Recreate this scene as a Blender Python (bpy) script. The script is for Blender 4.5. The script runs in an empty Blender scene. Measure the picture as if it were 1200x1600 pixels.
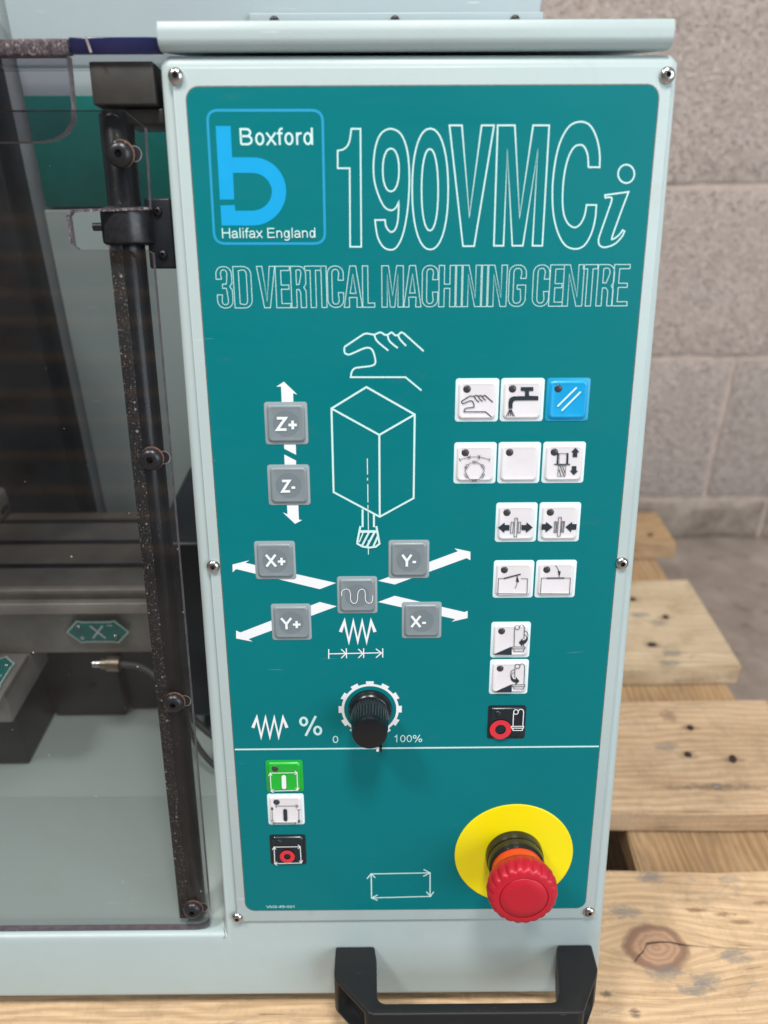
import bpy, bmesh, math, random
from mathutils import Vector, Matrix
random.seed(7)
S = bpy.context.scene
COL = S.collection
R = math.radians

# ---------------------------------------------------------------- camera
CAM_POS = Vector((0.08547, 0.0, 0.688))
cam_d = bpy.data.cameras.new('camera')
cam_d.sensor_fit = 'VERTICAL'; cam_d.sensor_height = 36; cam_d.sensor_width = 27
cam_d.lens = 36 * 1202 / 1600
cam_d.clip_start = 0.01; cam_d.clip_end = 50
cam_d.dof.use_dof = True; cam_d.dof.focus_distance = 0.42; cam_d.dof.aperture_fstop = 5.6
cam = bpy.data.objects.new('camera', cam_d); COL.objects.link(cam)
rt = Vector((0.99998, -0.00581, -0.00402)).normalized()
fw = Vector((0.00312, 0.87388, -0.48613)).normalized()
up = rt.cross(fw)
m = Matrix((rt, up, -fw)).transposed().to_4x4(); m.translation = CAM_POS
cam.matrix_world = m
S.camera = cam

# ---------------------------------------------------------------- world and lamps
w = bpy.data.worlds.new('World'); S.world = w; w.use_nodes = True
w.node_tree.nodes['Background'].inputs[0].default_value = (0.80, 0.88, 1.0, 1)
w.node_tree.nodes['Background'].inputs[1].default_value = 0.17
def area(name, loc, target, sx, sy, power, col, spread=180):
    l = bpy.data.lights.new(name, 'AREA'); l.shape = 'RECTANGLE'; l.size = sx; l.size_y = sy
    l.energy = power; l.color = col; l.spread = R(spread)
    o = bpy.data.objects.new(name, l); COL.objects.link(o)
    o.location = loc
    o.rotation_euler = (Vector(target) - Vector(loc)).to_track_quat('-Z', 'Y').to_euler()
    return o
area('high_bay_light', (0.28, -0.30, 2.7), (0.12, 0.4, 0.4), 0.42, 0.42, 46, (1.0, 0.965, 0.90))
area('high_bay_light', (-1.15, -0.38, 2.7), (0.05, 0.4, 0.4), 0.42, 0.42, 40, (1.0, 0.965, 0.90))
area('open_door_daylight', (2.6, -1.9, 1.6), (0.1, 0.4, 0.4), 2.4, 2.2, 84, (0.88, 0.95, 1.0))
S.view_settings.view_transform = 'Standard'; S.view_settings.look = 'None'
S.view_settings.exposure = 0.0; S.view_settings.gamma = 1.0
S.render.engine = 'CYCLES'
S.cycles.transparent_max_bounces = 24
S.cycles.max_bounces = 10
# tables of the printed artwork, millimetres on the panel face (u to the right, v up)
TITLE = [[[(72.97,439.48),(77.03,439.47),(76.71,389.21),(71.48,389.23),(71.9,423.15),(66.41,423.17),(66.58,430.51),(67.01,430.59),(67.62,430.68),(68.32,430.81),(69.01,431.01),(69.61,431.3),(70.12,431.64),(70.6,432.04),(71.04,432.52),(71.44,433.12),(71.8,433.86),(72.12,434.88),(72.4,436.16),(72.64,437.5),(72.83,438.67)]],[[(83.27,400.98),(87.96,400.95),(87.99,400.53),(88.03,399.94),(88.1,399.25),(88.23,398.55),(88.44,397.95),(88.77,397.39),(89.2,396.82),(89.68,396.3),(90.18,395.9),(90.64,395.68),(91.08,395.67),(91.53,395.81),(91.97,396.09),(92.38,396.49),(92.74,396.99),(93.06,397.59),(93.33,398.3),(93.57,399.13),(93.77,400.1),(93.94,401.21),(94.08,402.64),(94.18,404.38),(94.25,406.17),(94.3,407.73),(94.34,408.82),(94.11,408.32),(93.79,407.6),(93.39,406.84),(92.95,406.24),(92.46,405.79),(91.91,405.43),(91.3,405.19),(90.66,405.13),(89.96,405.25),(89.2,405.51),(88.42,405.96),(87.68,406.63),(86.98,407.56),(86.29,408.73),(85.64,410.05),(85.04,411.44),(84.47,412.91),(83.93,414.49),(83.47,416.15),(83.11,417.85),(82.89,419.59),(82.76,421.39),(82.73,423.22),(82.79,425.07),(82.94,427.01),(83.18,429),(83.51,430.93),(83.93,432.65),(84.43,434.16),(85.01,435.53),(85.69,436.71),(86.48,437.67),(87.43,438.43),(88.5,438.98),(89.63,439.32),(90.75,439.41),(91.88,439.24),(93.06,438.83),(94.2,438.18),(95.19,437.28),(96.04,436.1),(96.77,434.64),(97.4,433),(97.93,431.26),(98.34,429.41),(98.65,427.42),(98.87,425.34),(99.03,423.2),(99.14,421.03),(99.18,418.79),(99.15,416.49),(99.08,414.12),(98.95,411.65),(98.78,409.07),(98.54,406.49),(98.23,403.98),(97.83,401.5),(97.36,399.01),(96.83,396.67),(96.25,394.62),(95.62,392.87),(94.92,391.37),(94.18,390.11),(93.44,389.13),(92.71,388.44),(91.97,388.03),(91.21,387.84),(90.42,387.8),(89.55,387.9),(88.63,388.15),(87.72,388.6),(86.89,389.25),(86.14,390.14),(85.45,391.24),(84.82,392.51),(84.31,393.92),(83.91,395.69),(83.63,397.75),(83.42,399.66)],[(94.43,422.32),(94.31,424.96),(93.97,427.11),(93.42,428.87),(92.69,430.19),(91.81,431.01),(90.73,431.29),(89.64,431.02),(88.75,430.21),(88.02,428.9),(87.46,427.14),(87.11,424.99),(86.98,422.36),(87.08,419.71),(87.41,417.53),(87.95,415.73),(88.69,414.38),(89.58,413.54),(90.68,413.25),(91.78,413.53),(92.68,414.36),(93.42,415.71),(93.97,417.5),(94.32,419.68)]],[[(117.06,414.14),(116.84,419.37),(116.42,423.79),(115.79,427.73),(114.96,431.16),(113.97,434.06),(112.82,436.37),(111.52,438.05),(110.1,439.08),(108.44,439.43),(106.79,439.09),(105.39,438.08),(104.15,436.41),(103.05,434.11),(102.13,431.22),(101.39,427.79),(100.86,423.86),(100.55,419.45),(100.47,414.22),(100.61,408.94),(100.98,404.41),(101.58,400.32),(102.38,396.7),(103.38,393.61),(104.55,391.13),(105.89,389.31),(107.37,388.2),(109.1,387.82),(110.82,388.18),(112.27,389.28),(113.56,391.09),(114.67,393.56),(115.59,396.63),(116.3,400.25),(116.79,404.34),(117.05,408.87)],[(112.44,413.83),(112.31,417.76),(112.06,421.06),(111.7,423.95),(111.22,426.41),(110.65,428.38),(109.99,429.82),(109.26,430.71),(108.4,431.01),(107.55,430.72),(106.84,429.84),(106.22,428.4),(105.7,426.43),(105.29,423.98),(104.99,421.09),(104.83,417.8),(104.8,413.87),(104.9,409.92),(105.13,406.56),(105.49,403.58),(105.96,401.03),(106.54,398.96),(107.21,397.44),(107.96,396.5),(108.84,396.19),(109.71,396.5),(110.44,397.42),(111.07,398.94),(111.6,401),(112.01,403.55),(112.29,406.52),(112.44,409.88)]],[[(117.11,440.69),(122.71,440.67),(127.16,402.26),(131.6,440.63),(137.2,440.61),(129.74,389.23),(124.5,389.26)]],[[(138.84,440.6),(146.57,440.57),(150.54,401.68),(154.79,440.53),(162.04,440.5),(161.82,389.26),(157.18,389.28),(157.47,430.37),(152.64,389.31),(147.69,389.33),(143.62,430.43),(143.56,389.35),(139.02,389.38)]],[[(186.13,423.08),(181.02,423.1),(180.91,424.06),(180.75,425.45),(180.53,426.94),(180.25,428.22),(179.88,429.25),(179.43,430.18),(178.94,430.99),(178.44,431.61),(177.95,432.04),(177.44,432.29),(176.9,432.41),(176.34,432.42),(175.73,432.37),(175.08,432.22),(174.42,431.91),(173.78,431.37),(173.16,430.57),(172.54,429.55),(171.96,428.33),(171.45,426.92),(171.01,425.26),(170.62,423.38),(170.31,421.35),(170.08,419.26),(169.94,417.03),(169.88,414.65),(169.89,412.29),(169.98,410.12),(170.13,408.16),(170.35,406.34),(170.64,404.66),(171.02,403.17),(171.48,401.86),(172.03,400.73),(172.64,399.76),(173.29,398.95),(174.03,398.27),(174.83,397.74),(175.65,397.38),(176.41,397.24),(177.12,397.34),(177.8,397.65),(178.44,398.13),(179.02,398.73),(179.54,399.49),(180.01,400.41),(180.42,401.42),(180.75,402.47),(180.98,403.66),(181.14,404.98),(181.24,406.18),(181.31,407.02),(185.89,407),(185.9,405.89),(185.92,404.29),(185.89,402.49),(185.77,400.76),(185.55,399.11),(185.25,397.4),(184.85,395.73),(184.36,394.18),(183.77,392.73),(183.07,391.35),(182.28,390.13),(181.41,389.16),(180.43,388.48),(179.35,388.02),(178.21,387.79),(177.06,387.75),(175.88,387.91),(174.64,388.26),(173.43,388.84),(172.29,389.69),(171.24,390.83),(170.25,392.25),(169.33,393.88),(168.49,395.68),(167.72,397.65),(167.03,399.82),(166.43,402.14),(165.94,404.59),(165.57,407.21),(165.31,410),(165.15,412.85),(165.08,415.64),(165.12,418.44),(165.27,421.26),(165.5,423.99),(165.8,426.49),(166.16,428.74),(166.59,430.81),(167.11,432.72),(167.74,434.49),(168.48,436.17),(169.32,437.74),(170.25,439.11),(171.25,440.2),(172.34,440.98),(173.54,441.51),(174.77,441.81),(175.96,441.92),(177.12,441.86),(178.28,441.59),(179.39,441.11),(180.42,440.42),(181.35,439.46),(182.21,438.26),(183,436.9),(183.7,435.48),(184.32,433.98),(184.85,432.35),(185.3,430.69),(185.66,429.09),(185.89,427.42),(186.01,425.68),(186.08,424.15)]],[[(189.53,411.23),(200.32,412.55),(199.84,411.07),(199.16,408.94),(198.37,406.47),(197.59,403.97),(196.75,401.21),(195.81,398.13),(194.96,395.27),(194.4,393.19),(194.22,392.17),(194.31,391.89),(194.54,391.97),(194.8,392.05),(195.08,392.08),(195.44,392.26),(195.84,392.51),(196.25,392.8),(196.66,393.12),(197.11,393.49),(197.55,393.9),(197.93,394.31),(198.26,394.76),(198.56,395.25),(198.81,395.69),(198.99,396),(199.94,395.43),(199.79,395.01),(199.59,394.4),(199.29,393.69),(198.85,392.98),(198.25,392.2),(197.52,391.35),(196.68,390.53),(195.79,389.86),(194.78,389.33),(193.65,388.91),(192.54,388.6),(191.56,388.45),(190.74,388.44),(190,388.58),(189.38,388.85),(188.88,389.22),(188.5,389.71),(188.25,390.32),(188.11,391.03),(188.07,391.8),(188.15,392.57),(188.34,393.38),(188.62,394.34),(188.98,395.58),(189.45,397.22),(190.04,399.17),(190.64,401.2),(191.18,403.07),(191.71,404.86),(192.24,406.63),(192.66,408.2),(192.86,409.37),(192.76,410),(192.44,410.24),(192.01,410.27),(191.59,410.3),(191.14,410.31),(190.63,410.22),(190.15,410.1),(189.83,410.03)],[(202.29,420.2),(202.07,421.21),(201.61,422.15),(200.95,422.96),(200.12,423.57),(199.18,423.97),(198.21,424.1),(197.25,423.97),(196.39,423.59),(195.67,422.98),(195.14,422.18),(194.85,421.24),(194.81,420.24),(195.02,419.23),(195.48,418.28),(196.14,417.47),(196.97,416.84),(197.91,416.45),(198.9,416.31),(199.86,416.44),(200.73,416.83),(201.45,417.44),(201.97,418.25),(202.26,419.19)]]]
CELLS = [('3',7.6,14.95),('D',15.77,24.14),('V',27,35.58),('E',35.78,42.53),('R',43.04,50.09),('T',49.68,57.45),('I',57.45,59.9),('C',60.41,67.98),('A',68.18,76.87),('L',77.08,82.8),('M',86.28,96.51),('A',96.72,105),('C',105.51,112.98),('H',113.49,121.26),('I',121.77,124.33),('N',124.84,133.54),('I',134.05,136.51),('N',137.02,145.83),('G',146.85,154.94),('C',158.32,166.1),('E',166.31,172.76),('N',172.86,182.29),('T',181.88,188.65),('R',189.06,196.85),('E',196.64,204.02)]
CELLV = (361.74,380.67)
HAND = [[(67.81,343.05),(77.3,349.13),(78.87,349.43),(82.5,348.8),(83.05,349.05),(83.84,349.42),(84.7,349.76),(85.43,349.9),(86.03,349.75),(86.59,349.4),(87.07,349.03),(87.4,348.77),(87.69,348.74),(88.12,348.7),(88.6,348.69),(89.06,348.76),(89.51,349.02),(89.96,349.4),(90.41,349.74),(90.84,349.87),(91.28,349.68),(91.73,349.27),(92.12,348.84),(92.4,348.54),(92.68,348.51),(93.08,348.45),(93.53,348.44),(93.96,348.53),(94.35,348.81),(94.74,349.23),(95.13,349.63),(95.52,349.84),(95.95,349.79),(96.4,349.57),(96.8,349.3),(97.08,349.12),(106.54,340.78)],[(67.81,343.05),(67.79,342.55),(67.75,341.83),(67.75,341.08),(67.86,340.48),(68.11,340.08),(68.46,339.77),(68.87,339.56),(69.31,339.44),(69.7,339.39),(70.09,339.42),(70.61,339.56),(71.41,339.84),(72.67,340.36),(74.26,341.07),(75.88,341.78),(77.21,342.28),(78.17,342.53),(78.93,342.64),(79.56,342.62),(80.15,342.47),(80.69,342.22),(81.15,341.87),(81.55,341.35),(81.91,340.61),(82.28,339.49),(82.65,338.06),(82.9,336.64),(82.91,335.53),(82.66,334.85),(82.21,334.42),(81.58,334.13),(80.79,333.88),(79.75,333.65),(78.48,333.51),(77.18,333.4),(76.04,333.28),(75.1,333.17),(74.26,333.09),(73.52,332.98),(72.87,332.77),(72.34,332.47),(71.9,332.08),(71.55,331.63),(71.26,331.11),(71.03,330.44),(70.87,329.65),(70.76,328.9),(70.68,328.39),(97.67,328.23),(105.67,321.64)],[(82.5,348.8),(82.65,348.28),(82.83,347.55),(83.18,346.67),(83.83,345.73),(85.02,344.59),(86.62,343.27),(88.18,342.04),(89.25,341.18)],[(88.86,348.76),(88.97,348.22),(89.12,347.44),(89.4,346.55),(89.89,345.7),(90.77,344.81),(91.93,343.85),(93.07,342.99),(93.86,342.39)],[(93.96,348.73),(94.1,348.35),(94.3,347.8),(94.59,347.16),(95,346.49),(95.67,345.7),(96.53,344.8),(97.36,343.97),(97.94,343.4)]]
BOX = [[(78.35,323.49),(60.77,312.92),(60.77,269.52),(84.48,256.01),(102.09,266.03),(102.35,309.65),(78.35,323.49)],[(60.77,312.92),(84.56,299.39),(102.35,309.65)],[(84.56,299.39),(84.48,256.01)]]
DASH = [[(78.35,287.23),(78.37,278.78)],[(78.35,277.07),(78.33,275.59)],[(78.42,273.65),(78.42,263.87)],[(78.4,262.47),(78.38,260.38)],[(78.47,258.63),(78.47,248.85)],[(78.41,243.26),(78.32,235.08)]]
TOOL = [([(75.59,260.16),(75.46,250.41)],3.2),([(81.47,257.44),(81.41,250.37)],3.2),([(73.85,248.05),(83.07,247.99)],4.2),([(74.34,251.01),(72.65,242.7),(72.62,241.26),(75.31,239.68),(78.7,239.06),(82.33,239.51),(84.26,241.18),(82.65,250.96)],3.2),([(73.54,242.09),(75.99,248.04)],2),([(75.1,240.28),(78.8,247.66)],3),([(77.58,239.67),(81.72,247.64)],3.4),([(80.97,239.64),(83.51,245.61)],3.2)]
ARROWS = [[(37.6,326.37),(44.12,319.87),(41.92,320.73),(41.84,315.93),(36.07,315.96),(36.11,323.95),(33.78,323.96)],[(36.26,295.83),(42.22,295.8),(42.19,289.36),(36.33,292.51)],[(36.2,289.5),(42.07,286.34),(41.94,282.96),(36.13,283)],[(36.4,263.56),(42.29,263.52),(42.29,254.76),(43.95,254.4),(40.18,252.42),(34.07,258.69),(36.49,257.73)],[(6.04,229.87),(15.17,232.24),(13.04,230.8),(60.79,218.92),(51.96,215.38),(7.81,227.29),(5.87,225.47)],[(83.32,219.99),(92.27,217.82),(130.41,232.65),(132.49,231.42),(132.35,236.27),(123.8,238.26),(125.76,236.56),(89.41,222.3)],[(60.93,205.28),(51.73,207.87),(7.84,190.09),(5.57,191.27),(5.27,186.49),(14.21,184.47),(12.06,186.05)],[(83.22,207.64),(92.26,211.22),(130.08,201.35),(131.81,202.1),(131.93,197.77),(123.22,195.66),(125.17,197.18)]]
ZIG = [[(62.57,189.95),(64.88,196.22),(67.06,184.2),(69.69,196.19),(71.92,184.17),(74.51,196.15),(76.78,184.13),(79.33,196.12),(81.45,189.81)],[(11.29,130.15),(13.88,136.6),(15.71,124.25),(18.84,136.56),(20.71,124.21),(23.79,136.52),(25.71,124.16),(28.75,136.48),(30.7,129.99)]]
DIM = [[(55.77,176.7),(85.48,177.13)],[(55.85,179.59),(55.69,173.67)],[(65.54,180.04),(65.54,173.99)],[(75.1,179.96),(75.03,174.05)],[(85.62,179.88),(85.58,174.23)],[(62.7,179.54),(65.24,176.76),(62.58,174.01)],[(72.15,179.59),(74.71,176.82),(72.06,174.07)],[(81.83,179.65),(84.89,177),(81.79,174.13)]]
CYCLE = [[(77.7,27.13),(113.66,27.59),(113.89,9.74),(77.78,8.94),(77.7,27.13)],[(75.04,23.45),(77.7,27.29),(80.16,24.21)],[(109.71,30.19),(113.66,27.59),(109.5,25.05)],[(111.6,13.36),(114.15,9.73),(116.09,13.32)],[(81.5,11.2),(77.78,8.94),(81.47,7.09)]]
LOGO_STEM = [(11.96,440.89),(18.7,440.86),(18.4,410.1),(11.78,410.13)]
LOGO_BOWL = [(18.16,427.96),(27.13,427.92),(29.89,427.79),(31.82,427.42),(33.67,426.81),(35.42,425.98),(37.02,424.94),(38.46,423.7),(39.72,422.28),(40.76,420.72),(41.57,419.02),(42.14,417.23),(42.45,415.37),(42.5,413.47),(42.28,411.57),(41.81,409.7),(41.08,407.88),(40.11,406.16),(38.91,404.56),(37.5,403.12),(35.92,401.85),(34.17,400.77),(32.3,399.92),(30.34,399.31),(28.32,398.94),(26.28,398.82),(11.81,398.89),(11.81,407.64),(18.46,407.79),(18.6,405.29),(26.05,405.26),(27.7,405.35),(29.12,405.64),(30.49,406.12),(31.76,406.79),(32.9,407.61),(33.89,408.58),(34.7,409.66),(35.31,410.83),(35.7,412.06),(35.88,413.32),(35.83,414.58),(35.55,415.81),(35.06,416.97),(34.36,418.05),(33.48,419),(32.43,419.82),(31.24,420.48),(29.95,420.96),(28.57,421.26),(26.95,421.37),(18.14,421.41)]
LOGO_FRAME = [(8.52,442.74),(8.67,444.12),(9.1,445.24),(9.8,446.12),(10.78,446.74),(12.03,447.1),(13.55,447.22),(55.16,447.05),(56.68,446.91),(57.93,446.53),(58.89,445.9),(59.58,445.03),(59.99,443.89),(60.12,442.51),(59.77,395.64),(59.61,394.14),(59.17,392.92),(58.43,391.96),(57.41,391.28),(56.1,390.88),(54.5,390.75),(13.18,390.95),(11.58,391.1),(10.28,391.51),(9.27,392.2),(8.56,393.16),(8.14,394.39),(8.01,395.89)]
TEXTS = [('Boxford',22.56,55.56,432.94,7.04),('Halifax England',11.74,55.38,393.32,4.43),('%',37.85,50.72,125,12.18),('0',56.6,59.8,119.78,4.68),('100%',91.8,107.93,120,4.67),('VM2-49-001',12.3,29.92,1.82,1.86)]
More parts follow.
